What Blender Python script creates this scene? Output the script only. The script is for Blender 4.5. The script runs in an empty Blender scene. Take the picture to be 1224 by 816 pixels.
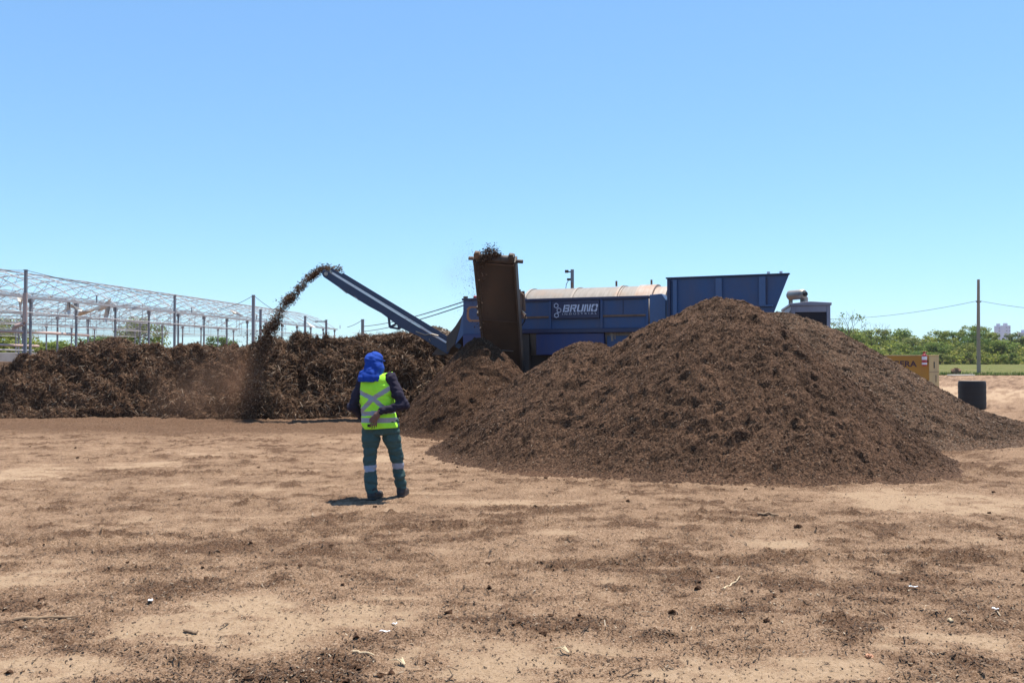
import bpy, math, random
import numpy as np
from mathutils import Vector, Matrix, Euler

random.seed(7)
RNG = np.random.default_rng(11)
S = bpy.context.scene
COL = S.collection
R = math.radians
HAZE = 0.0001
KA = 0.72
DENOISE = True

# ------------------------------------------------------------------ camera maths
CAM = np.array([0.0, 0.0, 1.7])
FPX = 1020.0
TILT = math.atan(19.0 / FPX)

def P(px, py, Y):
    """world point that the photo pixel (1224 wide) sees at depth Y"""
    a = (px - 612.0) / FPX
    b = (408.0 - py) / FPX
    d = np.array([a, math.cos(TILT) - b * math.sin(TILT), math.sin(TILT) + b * math.cos(TILT)])
    return CAM + d * (Y / d[1])

def G(px, py):
    """ground point seen at the pixel"""
    a = (px - 612.0) / FPX
    b = (408.0 - py) / FPX
    d = np.array([a, math.cos(TILT) - b * math.sin(TILT), math.sin(TILT) + b * math.cos(TILT)])
    return CAM + d * (-CAM[2] / d[2])

# ------------------------------------------------------------------ numpy noise
def _h(ix, iy, iz, seed):
    h = (ix.astype(np.int64) * 374761393 + iy.astype(np.int64) * 668265263 + iz * 2147483647 + seed * 974634777) & 0xFFFFFFFF
    h = ((h ^ (h >> 13)) * 1274126177) & 0xFFFFFFFF
    h = (h ^ (h >> 16)) & 0xFFFFFF
    return h / float(0xFFFFFF)

def vn(x, y, seed=0):
    x0 = np.floor(x); y0 = np.floor(y)
    fx = x - x0; fy = y - y0
    fx = fx * fx * fx * (fx * (fx * 6 - 15) + 10); fy = fy * fy * fy * (fy * (fy * 6 - 15) + 10)
    a = _h(x0, y0, 0, seed); b = _h(x0 + 1, y0, 0, seed)
    c = _h(x0, y0 + 1, 0, seed); d = _h(x0 + 1, y0 + 1, 0, seed)
    return (a * (1 - fx) + b * fx) * (1 - fy) + (c * (1 - fx) + d * fx) * fy

def vn3(x, y, z, seed=0):
    z0 = np.floor(z); fz = z - z0; fz = fz * fz * (3 - 2 * fz)
    x0 = np.floor(x); y0 = np.floor(y)
    fx = x - x0; fy = y - y0
    fx = fx * fx * (3 - 2 * fx); fy = fy * fy * (3 - 2 * fy)
    out = 0
    for k, wz in ((0, 1 - fz), (1, fz)):
        zz = (z0 + k).astype(np.int64)
        a = _h(x0, y0, zz, seed); b = _h(x0 + 1, y0, zz, seed)
        c = _h(x0, y0 + 1, zz, seed); d = _h(x0 + 1, y0 + 1, zz, seed)
        out = out + wz * ((a * (1 - fx) + b * fx) * (1 - fy) + (c * (1 - fx) + d * fx) * fy)
    return out

def fbm(x, y, f, octv=4, seed=0, gain=0.5):
    s = 0; a = 1.0; t = 0
    for o in range(octv):
        c, sn = math.cos(0.7 * o), math.sin(0.7 * o)
        s = s + a * vn((x * c - y * sn) * f + 17.3 * o, (x * sn + y * c) * f - 9.1 * o, seed + o)
        t += a; a *= gain; f *= 2.03
    return s / t

def sstep(a, b, x):
    t = np.clip((x - a) / (b - a), 0, 1)
    return t * t * (3 - 2 * t)

# ------------------------------------------------------------------ object helpers
PM = {}
def _props(o, label=None, cat=None, group=None, kind=None):
    if label: o['label'] = label
    if cat: o['category'] = cat
    if group: o['group'] = group
    if kind: o['kind'] = kind
    return o

def thing(name, label, cat, loc=(0, 0, 0), rz=0.0, group=None):
    o = bpy.data.objects.new(name, None); COL.objects.link(o)
    o.location = loc; o.rotation_euler = (0, 0, rz); o.empty_display_size = 0.3
    PM[o.name] = Matrix.Translation(Vector(loc)) @ Matrix.Rotation(rz, 4, 'Z')
    return _props(o, label, cat, group)

def np_mesh(name, V, F, mats=(), smooth=False, mi=None):
    V = np.asarray(V, dtype=np.float32).reshape(-1, 3)
    F = np.asarray(F, dtype=np.int32)
    k = F.shape[1]
    me = bpy.data.meshes.new(name)
    me.vertices.add(len(V)); me.vertices.foreach_set('co', V.ravel())
    me.loops.add(F.size); me.loops.foreach_set('vertex_index', F.ravel())
    me.polygons.add(len(F)); me.polygons.foreach_set('loop_start', np.arange(0, F.size, k, dtype=np.int32))
    for m in mats: me.materials.append(m)
    if mi is not None: me.polygons.foreach_set('material_index', np.asarray(mi, dtype=np.int32))
    me.polygons.foreach_set('use_smooth', np.full(len(F), smooth))
    me.update(calc_edges=True)
    return me

def link(name, me, parent=None, **props):
    o = bpy.data.objects.new(name, me); COL.objects.link(o)
    if parent is not None: o.parent = parent
    return _props(o, **props)

class MB:
    """collects plain shapes and links them as ONE mesh object"""
    def __init__(s): s.v = []; s.f = []
    def add(s, V, F):
        n = len(s.v); s.v += [tuple(float(c) for c in p) for p in V]; s.f += [tuple(i + n for i in f) for f in F]; return s
    def box(s, c, d, M=None):
        V = [Vector((c[0] + sx * d[0] / 2, c[1] + sy * d[1] / 2, c[2] + sz * d[2] / 2)) for sx in (-1, 1) for sy in (-1, 1) for sz in (-1, 1)]
        if M is not None: V = [M @ p for p in V]
        return s.add(V, [(0, 1, 3, 2), (4, 6, 7, 5), (0, 4, 5, 1), (2, 3, 7, 6), (0, 2, 6, 4), (1, 5, 7, 3)])
    def bb(s, x0, x1, y0, y1, z0, z1, M=None):
        return s.box(((x0 + x1) / 2, (y0 + y1) / 2, (z0 + z1) / 2), (x1 - x0, y1 - y0, z1 - z0), M)
    def prism(s, poly, O, A, B, W):
        """polygon (a,b) in plane O + a*A + b*B, swept along vector W"""
        O, A, B, W = map(Vector, (O, A, B, W)); n = len(poly)
        V = [O + A * a + B * b for a, b in poly] + [O + A * a + B * b + W for a, b in poly]
        return s.add(V, [tuple(range(n))[::-1], tuple(range(n, 2 * n))] + [(i, (i + 1) % n, n + (i + 1) % n, n + i) for i in range(n)])
    def tube(s, pts, r, n=8, r1=None):
        pts = [Vector(p) for p in pts]; m = len(pts); V = []; up = Vector((0.31, 0.17, 0.93)).normalized()
        for i, p in enumerate(pts):
            d = (pts[min(i + 1, m - 1)] - pts[max(i - 1, 0)]).normalized()
            a = d.cross(up)
            if a.length < 0.05: a = d.cross(Vector((1, 0, 0)))
            a.normalize(); b = d.cross(a); rr = r if r1 is None else r + (r1 - r) * i / max(m - 1, 1)
            V += [p + (a * math.cos(t) + b * math.sin(t)) * rr for t in (2 * math.pi * k / n for k in range(n))]
        F = [(i * n + k, i * n + (k + 1) % n, (i + 1) * n + (k + 1) % n, (i + 1) * n + k) for i in range(m - 1) for k in range(n)]
        F += [tuple(range(n))[::-1], tuple(range((m - 1) * n, m * n))]
        return s.add(V, F)
    def lathe(s, prof, n=32, M=None):
        V = []; m = len(prof)
        for r, z in prof: V += [Vector((r * math.cos(2 * math.pi * k / n), r * math.sin(2 * math.pi * k / n), z)) for k in range(n)]
        if M is not None: V = [M @ p for p in V]
        F = [(i * n + k, i * n + (k + 1) % n, (i + 1) * n + (k + 1) % n, (i + 1) * n + k) for i in range(m - 1) for k in range(n)]
        F += [tuple(range(n))[::-1], tuple(range((m - 1) * n, m * n))]
        return s.add(V, F)
    def build(s, name, mat, parent=None, bevel=0.0, smooth=False, world=False, **props):
        V = s.v
        if world and parent is not None:
            Mi = PM[parent.name].inverted(); V = [tuple(Mi @ Vector(p)) for p in V]
        me = bpy.data.meshes.new(name); me.from_pydata(V, [], s.f)
        for m in (mat if isinstance(mat, (list, tuple)) else (mat,)): me.materials.append(m)
        if smooth: me.polygons.foreach_set('use_smooth', [True] * len(me.polygons))
        me.update()
        o = link(name, me, parent, **props)
        if bevel:
            b = o.modifiers.new('bevel', 'BEVEL'); b.width = bevel; b.segments = 2; b.limit_method = 'ANGLE'
        if smooth and hasattr(me, 'set_sharp_from_angle'): me.set_sharp_from_angle(angle=R(40))
        return o

# ------------------------------------------------------------------ materials
def nmat(name):
    m = bpy.data.materials.new(name); m.use_nodes = True
    nt = m.node_tree; b = nt.nodes['Principled BSDF']
    return m, nt, b
def nd(nt, t, **kw):
    n = nt.nodes.new(t)
    for k, v in kw.items():
        if k.startswith('i_'):
            key = k[2:]; key = int(key) if key.isdigit() else key.replace('_', ' ')
            n.inputs[key].default_value = v
        else: setattr(n, k, v)
    return n
def ka(stops): return [(p, tuple(KA * x for x in c)) for p, c in stops]
def c4(c): return (c[0], c[1], c[2], 1.0)
def noise(nt, co, scale, detail=4, rough=0.6):
    n = nd(nt, 'ShaderNodeTexNoise'); n.inputs['Scale'].default_value = scale
    n.inputs['Detail'].default_value = detail; n.inputs['Roughness'].default_value = rough
    nt.links.new(co, n.inputs['Vector']); return n.outputs['Fac']
def ramp(nt, fac, stops, interp='LINEAR'):
    n = nd(nt, 'ShaderNodeValToRGB'); n.color_ramp.interpolation = interp
    e = n.color_ramp.elements
    while len(e) < len(stops): e.new(0.5)
    for k, (p, c) in enumerate(stops):
        e[k].position = p; e[k].color = c4(c) if not isinstance(c, (int, float)) else (c, c, c, 1)
    nt.links.new(fac, n.inputs['Fac']); return n.outputs['Color']
def mixc(nt, fac, a, b, mode='MIX'):
    n = nd(nt, 'ShaderNodeMix', data_type='RGBA', blend_type=mode)
    for sock, v in ((n.inputs['Factor'], fac), (n.inputs['A'], a), (n.inputs['B'], b)): pass
    fi, ai, bi = n.inputs[0], n.inputs[6], n.inputs[7]
    for sock, v in ((fi, fac), (ai, a), (bi, b)):
        if hasattr(v, 'is_output'): nt.links.new(v, sock)
        elif sock is fi: sock.default_value = v
        else: sock.default_value = c4(v)
    return n.outputs[2]
def bump(nt, b, h, strength=0.4, dist=0.02):
    n = nd(nt, 'ShaderNodeBump'); n.inputs['Strength'].default_value = strength; n.inputs['Distance'].default_value = dist
    nt.links.new(h, n.inputs['Height']); nt.links.new(n.outputs[0], b.inputs['Normal'])
def objco(nt): return nd(nt, 'ShaderNodeTexCoord').outputs['Object']

def paint(name, col, dirt=(0.16, 0.105, 0.07), amt=0.35, rough=0.5, scale=1.6, metallic=0.0, bstr=0.08, spec=0.5):
    m, nt, b = nmat(name); co = objco(nt)
    mp = nd(nt, 'ShaderNodeMapping'); mp.inputs['Scale'].default_value = (1, 1, 0.45); nt.links.new(co, mp.inputs[0])
    f = ramp(nt, noise(nt, mp.outputs[0], scale, 6, 0.65), [(0.36, 0.0), (0.66, 1.0)])
    n2 = noise(nt, co, scale * 14, 4, 0.7)
    base = mixc(nt, n2, [c * 0.86 for c in col], [min(1, c * 1.12) for c in col])
    mu = nd(nt, 'ShaderNodeMath', operation='MULTIPLY'); nt.links.new(f, mu.inputs[0]); mu.inputs[1].default_value = amt
    c = mixc(nt, mu.outputs[0], base, dirt)
    nt.links.new(c, b.inputs['Base Color'])
    b.inputs['Metallic'].default_value = metallic; b.inputs['Specular IOR Level'].default_value = spec
    r = nd(nt, 'ShaderNodeMapRange'); nt.links.new(mu.outputs[0], r.inputs[0]); r.inputs[3].default_value = rough; r.inputs[4].default_value = min(1, rough + 0.4)
    nt.links.new(r.outputs[0], b.inputs['Roughness'])
    bump(nt, b, n2, bstr, 0.01)
    return m

def mulch(name, dark, mid, light, fine=55.0, macro=1.3, bstr=0.6):
    m, nt, b = nmat(name); co = objco(nt)
    n1 = noise(nt, co, fine, 3, 0.7); n2 = noise(nt, co, macro, 5, 0.6); n3 = noise(nt, co, fine * 2.3, 2, 0.5)
    base = ramp(nt, n1, ka([(0.36, dark), (0.51, mid), (0.65, light)]))
    tone = ramp(nt, n2, [(0.3, 0.72), (0.7, 1.25)])
    c = mixc(nt, 1.0, base, tone, 'MULTIPLY')
    nt.links.new(c, b.inputs['Base Color']); b.inputs['Roughness'].default_value = 0.95
    b.inputs['Specular IOR Level'].default_value = 0.15
    ad = nd(nt, 'ShaderNodeMath', operation='ADD'); nt.links.new(n1, ad.inputs[0]); nt.links.new(n3, ad.inputs[1])
    bump(nt, b, ad.outputs[0], bstr, 0.02)
    return m

def bits(name, stops, rough=0.85, transl=0.0, objvar=False):
    """colour by random-per-island: chips, shreds, leaves"""
    m, nt, b = nmat(name)
    g = nd(nt, 'ShaderNodeNewGeometry')
    c = ramp(nt, g.outputs['Random Per Island'], ka(stops))
    if objvar:
        oi = nd(nt, 'ShaderNodeObjectInfo')
        t = ramp(nt, oi.outputs['Random'], [(0.0, (0.62, 0.85, 0.75)), (0.3, (0.95, 1.05, 0.75)), (0.65, (1.3, 1.18, 0.8)), (1.0, (0.85, 0.85, 0.95))])
        c = mixc(nt, 1.0, c, t, 'MULTIPLY')
    nt.links.new(c, b.inputs['Base Color']); b.inputs['Roughness'].default_value = rough
    b.inputs['Specular IOR Level'].default_value = 0.2
    if transl:
        tr = nd(nt, 'ShaderNodeBsdfTranslucent'); mx = nd(nt, 'ShaderNodeMixShader'); mx.inputs[0].default_value = transl
        nt.links.new(c, tr.inputs[0]); nt.links.new(b.outputs[0], mx.inputs[1]); nt.links.new(tr.outputs[0], mx.inputs[2])
        nt.links.new(mx.outputs[0], nt.nodes['Material Output'].inputs['Surface'])
    return m

def fabric(name, col, scale=260, var=0.18, rough=0.9):
    m, nt, b = nmat(name); co = objco(nt)
    n1 = noise(nt, co, scale, 2, 0.5); n2 = noise(nt, co, 9, 4, 0.6)
    c = mixc(nt, n2, [x * (1 - var) for x in col], [min(1, x * (1 + var)) for x in col])
    nt.links.new(c, b.inputs['Base Color']); b.inputs['Roughness'].default_value = rough; b.inputs['Specular IOR Level'].default_value = 0.2
    bump(nt, b, n1, 0.25, 0.002)
    return m

M = {}
M['compost'] = mulch('fine_compost', (0.032, 0.0155, 0.008), (0.106, 0.0555, 0.032), (0.19, 0.113, 0.069), 34, 1.1)
M['compost_dark'] = mulch('fresh_compost', (0.026, 0.012, 0.006), (0.082, 0.041, 0.022), (0.15, 0.085, 0.05), 34, 1.1)
M['compost_pale'] = mulch('dry_compost', (0.038, 0.0195, 0.0105), (0.124, 0.07, 0.042), (0.23, 0.148, 0.096), 30, 1.1)
M['coarse'] = mulch('coarse_mulch', (0.022, 0.011, 0.006), (0.082, 0.041, 0.022), (0.17, 0.096, 0.055), 16, 0.7, 0.9)
M['wet'] = mulch('wet_mulch', (0.008, 0.005, 0.003), (0.024, 0.013, 0.008), (0.055, 0.032, 0.02), 18, 0.9, 0.9)  # near-black: shade of the stream and its dust put into the mulch colour
M['tanheap'] = mulch('wood_chip', (0.10, 0.06, 0.04), (0.25, 0.17, 0.115), (0.42, 0.33, 0.25), 18, 0.8, 0.9)
M['chips'] = bits('compost_chips', [(0.0, (0.026, 0.013, 0.007)), (0.5, (0.094, 0.05, 0.029)), (0.88, (0.158, 0.093, 0.058)), (0.985, (0.27, 0.175, 0.115)), (1.0, (0.42, 0.33, 0.25))])
M['chips_pale'] = bits('dry_chips', [(0.0, (0.045, 0.026, 0.017)), (0.45, (0.125, 0.08, 0.053)), (0.85, (0.20, 0.135, 0.093)), (0.98, (0.29, 0.21, 0.15)), (1.0, (0.42, 0.34, 0.26))])
M['shreds'] = bits('wood_shreds_mat', [(0.0, (0.028, 0.013, 0.007)), (0.45, (0.115, 0.056, 0.029)), (0.85, (0.205, 0.108, 0.058)), (0.97, (0.31, 0.19, 0.115)), (1.0, (0.36, 0.28, 0.2))])
M['strands'] = bits('wood_strand_mat', [(0.0, (0.055, 0.027, 0.014)), (0.5, (0.165, 0.09, 0.05)), (0.85, (0.24, 0.155, 0.10)), (1.0, (0.42, 0.32, 0.23))])
M['shreds_tan'] = bits('tan_shreds_mat', [(0.0, (0.07, 0.045, 0.03)), (0.4, (0.2, 0.135, 0.09)), (0.8, (0.38, 0.28, 0.2)), (1.0, (0.6, 0.5, 0.4))])
M['wetbits'] = bits('wet_bits_mat', [(0.0, (0.008, 0.005, 0.003)), (0.6, (0.03, 0.017, 0.010)), (0.95, (0.07, 0.042, 0.026)), (1.0, (0.16, 0.11, 0.07))])  # slivers darkened to match, shade under the stream painted in
M['litter'] = bits('litter_mat', [(0.0, (0.045, 0.03, 0.022)), (0.6, (0.10, 0.062, 0.04)), (0.9, (0.22, 0.15, 0.10)), (1.0, (0.46, 0.37, 0.27))])
M['leaf'] = bits('leaf_mat', [(0.0, (0.10, 0.15, 0.04)), (0.5, (0.225, 0.285, 0.075)), (0.85, (0.33, 0.37, 0.12)), (1.0, (0.46, 0.45, 0.24))], 0.7, 0.55, True)
M['bark'] = paint('bark', (0.12, 0.085, 0.06), amt=0.5, rough=0.95, scale=6, bstr=0.5)
M['blue'] = paint('blue_paint', (0.028, 0.080, 0.205), dirt=(0.15, 0.11, 0.085), amt=0.34, rough=0.5)
M['blue2'] = paint('lighter_blue_paint', (0.05, 0.112, 0.25), amt=0.2, rough=0.38)
M['blue3'] = paint('deep_blue_paint', (0.024, 0.042, 0.155), amt=0.25, rough=0.45)
M['navy'] = paint('navy_sign', (0.018, 0.028, 0.085), amt=0.12, rough=0.4)
M['conv_blue'] = paint('conveyor_blue', (0.020, 0.042, 0.098), amt=0.12, rough=0.4)
M['white'] = paint('white_marking', (0.72, 0.74, 0.78), amt=0.2, rough=0.5)
M['letter'] = paint('pale_lettering', (0.62, 0.66, 0.8), amt=0.1, rough=0.5)
M['rusty'] = paint('rusty_steel', (0.22, 0.13, 0.085), dirt=(0.10, 0.06, 0.045), amt=0.6, rough=0.8, scale=4)
M['dark'] = paint('dark_steel', (0.05, 0.042, 0.040), amt=0.55, rough=0.6)
M['chute'] = paint('dusty_chute', (0.040, 0.032, 0.028), dirt=(0.085, 0.054, 0.037), amt=0.7, rough=0.7, scale=1.1)
M['chute_low'] = paint('dustier_chute', (0.050, 0.029, 0.019), dirt=(0.085, 0.052, 0.034), amt=0.9, rough=0.85, scale=1.6)
M['rubber'] = paint('rubber_belt', (0.035, 0.032, 0.032), amt=0.5, rough=0.8)
M['drum'] = None
M['galv'] = paint('galvanised_steel', (0.42, 0.42, 0.44), dirt=(0.34, 0.26, 0.2), amt=0.4, rough=0.55, metallic=0.1)
M['galv_dark'] = paint('weathered_steel_post', (0.21, 0.225, 0.255), dirt=(0.24, 0.17, 0.12), amt=0.3, rough=0.6)
M['wire'] = paint('wire', (0.06, 0.06, 0.065), amt=0.1, rough=0.6)
M['film'] = paint('torn_film', (0.7, 0.68, 0.64), dirt=(0.4, 0.32, 0.25), amt=0.5, rough=0.4)
M['pipe'] = paint('brown_plastic_pipe', (0.58, 0.42, 0.36), amt=0.3, rough=0.5)
M['gen'] = paint('grey_cabinet', (0.33, 0.33, 0.40), amt=0.25, rough=0.5)
M['grille'] = paint('dark_grille', (0.022, 0.02, 0.03), amt=0.2, rough=0.7)
M['steel'] = paint('bare_steel', (0.40, 0.38, 0.35), dirt=(0.25, 0.17, 0.11), amt=0.5, rough=0.45, metallic=0.7)
M['yellow'] = paint('ochre_paint', (0.42, 0.2, 0.018), amt=0.25, rough=0.5)
M['yellow_side'] = paint('ochre_weathered', (0.5, 0.36, 0.15), dirt=(0.35, 0.27, 0.17), amt=0.7, rough=0.7)  # paler copy of the ochre for end and roof, sunlight painted in
M['lettdark'] = paint('dark_lettering', (0.06, 0.022, 0.03), amt=0.1)
M['red'] = paint('red_enamel', (0.4, 0.03, 0.03), amt=0.1, rough=0.35)
M['black'] = paint('black_plastic', (0.007, 0.007, 0.009), amt=0.06, rough=0.6)
M['lid'] = paint('dusty_lid', (0.16, 0.14, 0.12), amt=0.6, rough=0.8)  # pale tone is sun on the barrel top, put into the colour
M['polewood'] = paint('concrete_pole', (0.33, 0.25, 0.19), amt=0.3, rough=0.9, scale=3)
M['orange'] = paint('orange_marking', (0.4, 0.17, 0.08), amt=0.3)
M['tower'] = paint('tower_render', (0.46, 0.48, 0.60), dirt=(0.40, 0.42, 0.50), amt=0.3, rough=0.9, scale=0.05, bstr=0)
M['tower_win'] = paint('tower_window', (0.16, 0.18, 0.24), amt=0.0, rough=0.4, bstr=0)
M['concrete'] = paint('pale_concrete', (0.62, 0.57, 0.5), amt=0.25, rough=0.9)
M['boulder'] = paint('brown_bale', (0.16, 0.09, 0.05), amt=0.5, rough=0.95, scale=5, bstr=0.6)

def drum_mat(name, a, b2, rust):
    m, nt, b = nmat(name); co = objco(nt)
    mp = nd(nt, 'ShaderNodeMapping'); mp.inputs['Scale'].default_value = (7.0, 0.6, 0.6); nt.links.new(co, mp.inputs[0])
    n1 = noise(nt, mp.outputs[0], 2.4, 5, 0.7); n2 = noise(nt, co, 1.4, 5, 0.65); n3 = noise(nt, co, 60, 2, 0.5)
    base = ramp(nt, n1, ka([(0.3, b2), (0.65, a)]))
    c = mixc(nt, ramp(nt, n2, [(0.5, 0.0), (0.72, 0.85)]), base, rust)
    nt.links.new(c, b.inputs['Base Color']); b.inputs['Roughness'].default_value = 0.6; b.inputs['Metallic'].default_value = 0.25
    bump(nt, b, n3, 0.3, 0.01)
    return m
M['drum'] = drum_mat('screen_drum', (0.33, 0.295, 0.265), (0.22, 0.19, 0.165), (0.24, 0.165, 0.115))
M['drum_end'] = drum_mat('drum_end', (0.46, 0.41, 0.365), (0.30, 0.235, 0.19), (0.29, 0.155, 0.095))

# ------------------------------------------------------------------ heaps
def cone(x, y, cx, cy, H, rx, ry_f, ry_b=None, soft=0.18):
    ry = np.where(y < cy, ry_f, ry_b if ry_b else ry_f)
    d = np.sqrt(((x - cx) / rx) ** 2 + ((y - cy) / ry) ** 2 + soft * soft) - soft * 0.4
    return H * (1 - d)

def smax(a, b, k=0.25):
    h = np.clip(0.5 + 0.5 * (a - b) / k, 0, 1)
    return b * (1 - h) + a * h + k * h * (1 - h)

def skirt(h, w=0.35):
    """flare the foot: softplus-like so the heap runs out onto the ground"""
    return np.where(h > w, h, np.where(h > -w, (h + w) ** 2 / (4 * w), 0.0)) - 0.035

def rough(x, y, h, seed, amp=1.0):
    k = sstep(0.0, 0.25, h)
    lump = fbm(x * 0.75, y * 1.15, 1.1, 3, seed) - 0.5
    clod = np.maximum(0, fbm(x * 0.8, y * 1.3, 3.2, 2, seed + 9) - 0.55)
    pit = np.maximum(0, fbm(x * 0.42, y * 1.8, 2.6, 3, seed + 19) - 0.60)
    mid = fbm(x, y, 7.0, 2, seed + 29) - 0.5
    fine = vn(x * 22, y * 22, seed + 39) - 0.5
    f2 = vn(x * 45, y * 45, seed + 49) - 0.5
    p2 = np.maximum(0, fbm(x * 0.7, y * 1.6, 6.5, 2, seed + 59) - 0.66)
    return h + amp * k * (0.12 * lump + 0.09 * clod - 0.48 * pit - 0.36 * p2 + 0.07 * mid + 0.042 * fine + 0.030 * f2)

pk = P(857, 350, 15.0)
def h_main(x, y):
    h = cone(x, y, pk[0], 15.0, pk[2] + 0.30, 3.55, 3.65, 3.5)
    q = P(700, 403, 15.6); h = smax(h, cone(x, y, q[0], 15.6, q[2] + 0.22, 2.45, 3.1, 2.5), 0.25)
    q = P(790, 374, 15.3); h = smax(h, cone(x, y, q[0], 15.3, q[2] + 0.12, 2.8, 3.2, 2.8), 0.25)
    q = P(648, 437, 15.9); h = smax(h, cone(x, y, q[0], 15.9, q[2] + 0.05, 1.95, 2.5, 2.1), 0.35)
    q = P(600, 500, 15.2); h = smax(h, cone(x, y, q[0], 15.2, q[2] + 0.05, 1.15, 1.6, 1.5), 0.25)
    a = fbm(x, y, 0.9, 2, 77) - 0.5
    return rough(x, y, skirt(h + 0.2 * a, .26), 3)
qk = P(575, 404, 20.0)
def h_mid(x, y):
    h = cone(x, y, qk[0], 20.0, qk[2] + 0.30, 2.05, 2.1, 2.3)
    q = P(640, 436, 18.8); h = smax(h, cone(x, y, q[0], 18.8, q[2], 2.0, 2.0, 2.0), 0.3)
    return rough(x, y, skirt(h, 0.2), 101, 0.85)
rk = P(930, 364, 19.0)
def h_right(x, y):
    h = cone(x, y, rk[0], 19.0, rk[2] + 0.20, 4.85, 3.6, 2.6)
    q = P(1112, 478, 18.4); h = smax(h, cone(x, y, q[0], 18.4, q[2], 3.0, 2.2, 2.0), 0.25)
    return rough(x, y, skirt(h, 0.3), 201, 0.75)
_tx = np.array([-120, -60, -30, 0, 13, 35, 67, 108, 127, 162, 216, 256, 305, 345, 380, 410, 445, 480, 505, 525, 548, 575], float)
_ty = np.array([500, 475, 450, 437, 434, 423, 411, 401, 399, 404, 407, 402, 401, 400, 397, 394, 391, 391, 394, 402, 425, 470], float)
YR = 26.2
_wx = (_tx - 612) / FPX * YR; _wz = 1.7 + (427 - _ty) * YR / FPX
def h_wind(x, y):
    z = np.interp(x, _wx, _wz) - 0.36
    y0 = 23.75 + 0.18 * (fbm(x, x * 0, 0.9, 2, 55) - 0.5)
    t = y - y0
    prof = np.where(t < 2.6, 1.08 * t, 1.08 * 2.6 + (t - 2.6) * 0.04)
    back = (30.5 - y) * 1.1
    h = np.minimum(smax(prof * 0 + prof, prof - 9, 0.1), back)
    h = -smax(-h, -(z + 0.05 * np.sin(x * 1.7)), 0.5) + 0.05
    k = sstep(-0.05, 0.35, h)
    lump = fbm(x, y, 0.9, 3, 61) - 0.5
    cl = 0.55 * (fbm(x, y * 1.2, 2.2, 3, 66) - 0.5) + 0.75 * (fbm(x * 0.6, y * 1.6, 1.3, 2, 68) - 0.5)
    mid = fbm(x, y, 6.0, 2, 71) - 0.5
    fine = vn(x * 15, y * 15, 79) - 0.5
    cv = np.maximum(0, fbm(x * 0.55, y * 1.7, 1.7, 3, 84) - 0.56); kt = sstep(27.0, 25.4, y)
    return h - 0.03 + k * (0.45 * lump + (0.35 + 0.45 * kt) * cl + (0.16 + 0.2 * kt) * mid + 0.11 * fine - 2.6 * cv * kt)
fk = P(300, 402, 25.4); fb = P(309, 497, 23.7)
def h_fan(x, y):
    t = np.clip((25.6 - y) / 2.0, 0, 1.2); cx = fk[0] + (fb[0] - fk[0]) * t; w = 0.16 + 0.46 * t
    return h_wind(x, y) + 0.42 * (1 - ((x - cx) / w) ** 2) * sstep(26.2, 25.3, y) * sstep(23.35, 23.9, y) - 0.10 + 0.10 * (fbm(x, y, 5, 2, 95) - .5) - np.where(h_wind(x, y) < -.02, .3, 0)
tk = P(516, 383, 30.0)
def h_tan(x, y):
    h = cone(x, y, tk[0], 30.0, tk[2] + 0.15, 4.2, 4.2, 4.0)
    q = P(520, 398, 26.6); h = smax(h, cone(x, y, q[0], 26.8, q[2] - 0.05, 1.5, 1.7, 2.0), 0.3)
    return rough(x, y, skirt(h, 0.3), 301, 0.9)

def heap(name, hf, x0, x1, y0, y1, res, mat, label, cat='heap', group=None):
    nx = int((x1 - x0) / res) + 1; ny = int((y1 - y0) / res) + 1
    X, Y = np.meshgrid(np.linspace(x0, x1, nx), np.linspace(y0, y1, ny), indexing='ij')
    Z = hf(X, Y); lat = sstep(0.05, 0.6, Z)
    jx = (vn(X * 9, Y * 9, 5) - 0.5) * 0.06 * lat; jy = (vn(X * 9, Y * 9, 6) - 0.5) * 0.06 * lat
    V = np.stack([X + jx, Y + jy, Z], -1).reshape(-1, 3)
    I = np.arange(nx * ny).reshape(nx, ny)
    F = np.stack([I[:-1, :-1], I[1:, :-1], I[1:, 1:], I[:-1, 1:]], -1).reshape(-1, 4)
    keep = (Z.reshape(-1)[F] > -0.03).any(1)
    F = F[keep]; used = np.unique(F); mp = np.zeros(len(V), int); mp[used] = np.arange(len(used))
    me = np_mesh(name, V[used], mp[F], [mat], smooth=False)
    return link(name, me, label=label, cat=cat, group=group)

def samp(hf, n, x0, x1, y0, y1, zmin=0.02, front=None):
    out = np.zeros((0, 2))
    while len(out) < n:
        q = np.stack([RNG.uniform(x0, x1, 4 * n), RNG.uniform(y0, y1, 4 * n)], -1)
        z = hf(q[:, 0], q[:, 1]); ok = z > zmin
        if front is not None: ok &= (q[:, 1] < front) | (RNG.random(4 * n) < 0.25)
        out = np.concatenate([out, q[ok]])
    out = out[:n]; e = 0.05
    z = hf(out[:, 0], out[:, 1])
    gx = (hf(out[:, 0] + e, out[:, 1]) - hf(out[:, 0] - e, out[:, 1])) / (2 * e)
    gy = (hf(out[:, 0], out[:, 1] + e) - hf(out[:, 0], out[:, 1] - e)) / (2 * e)
    nrm = np.stack([-gx, -gy, np.ones(n)], -1); nrm /= np.linalg.norm(nrm, axis=1)[:, None]
    return np.concatenate([out, z[:, None]], 1), nrm

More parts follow.
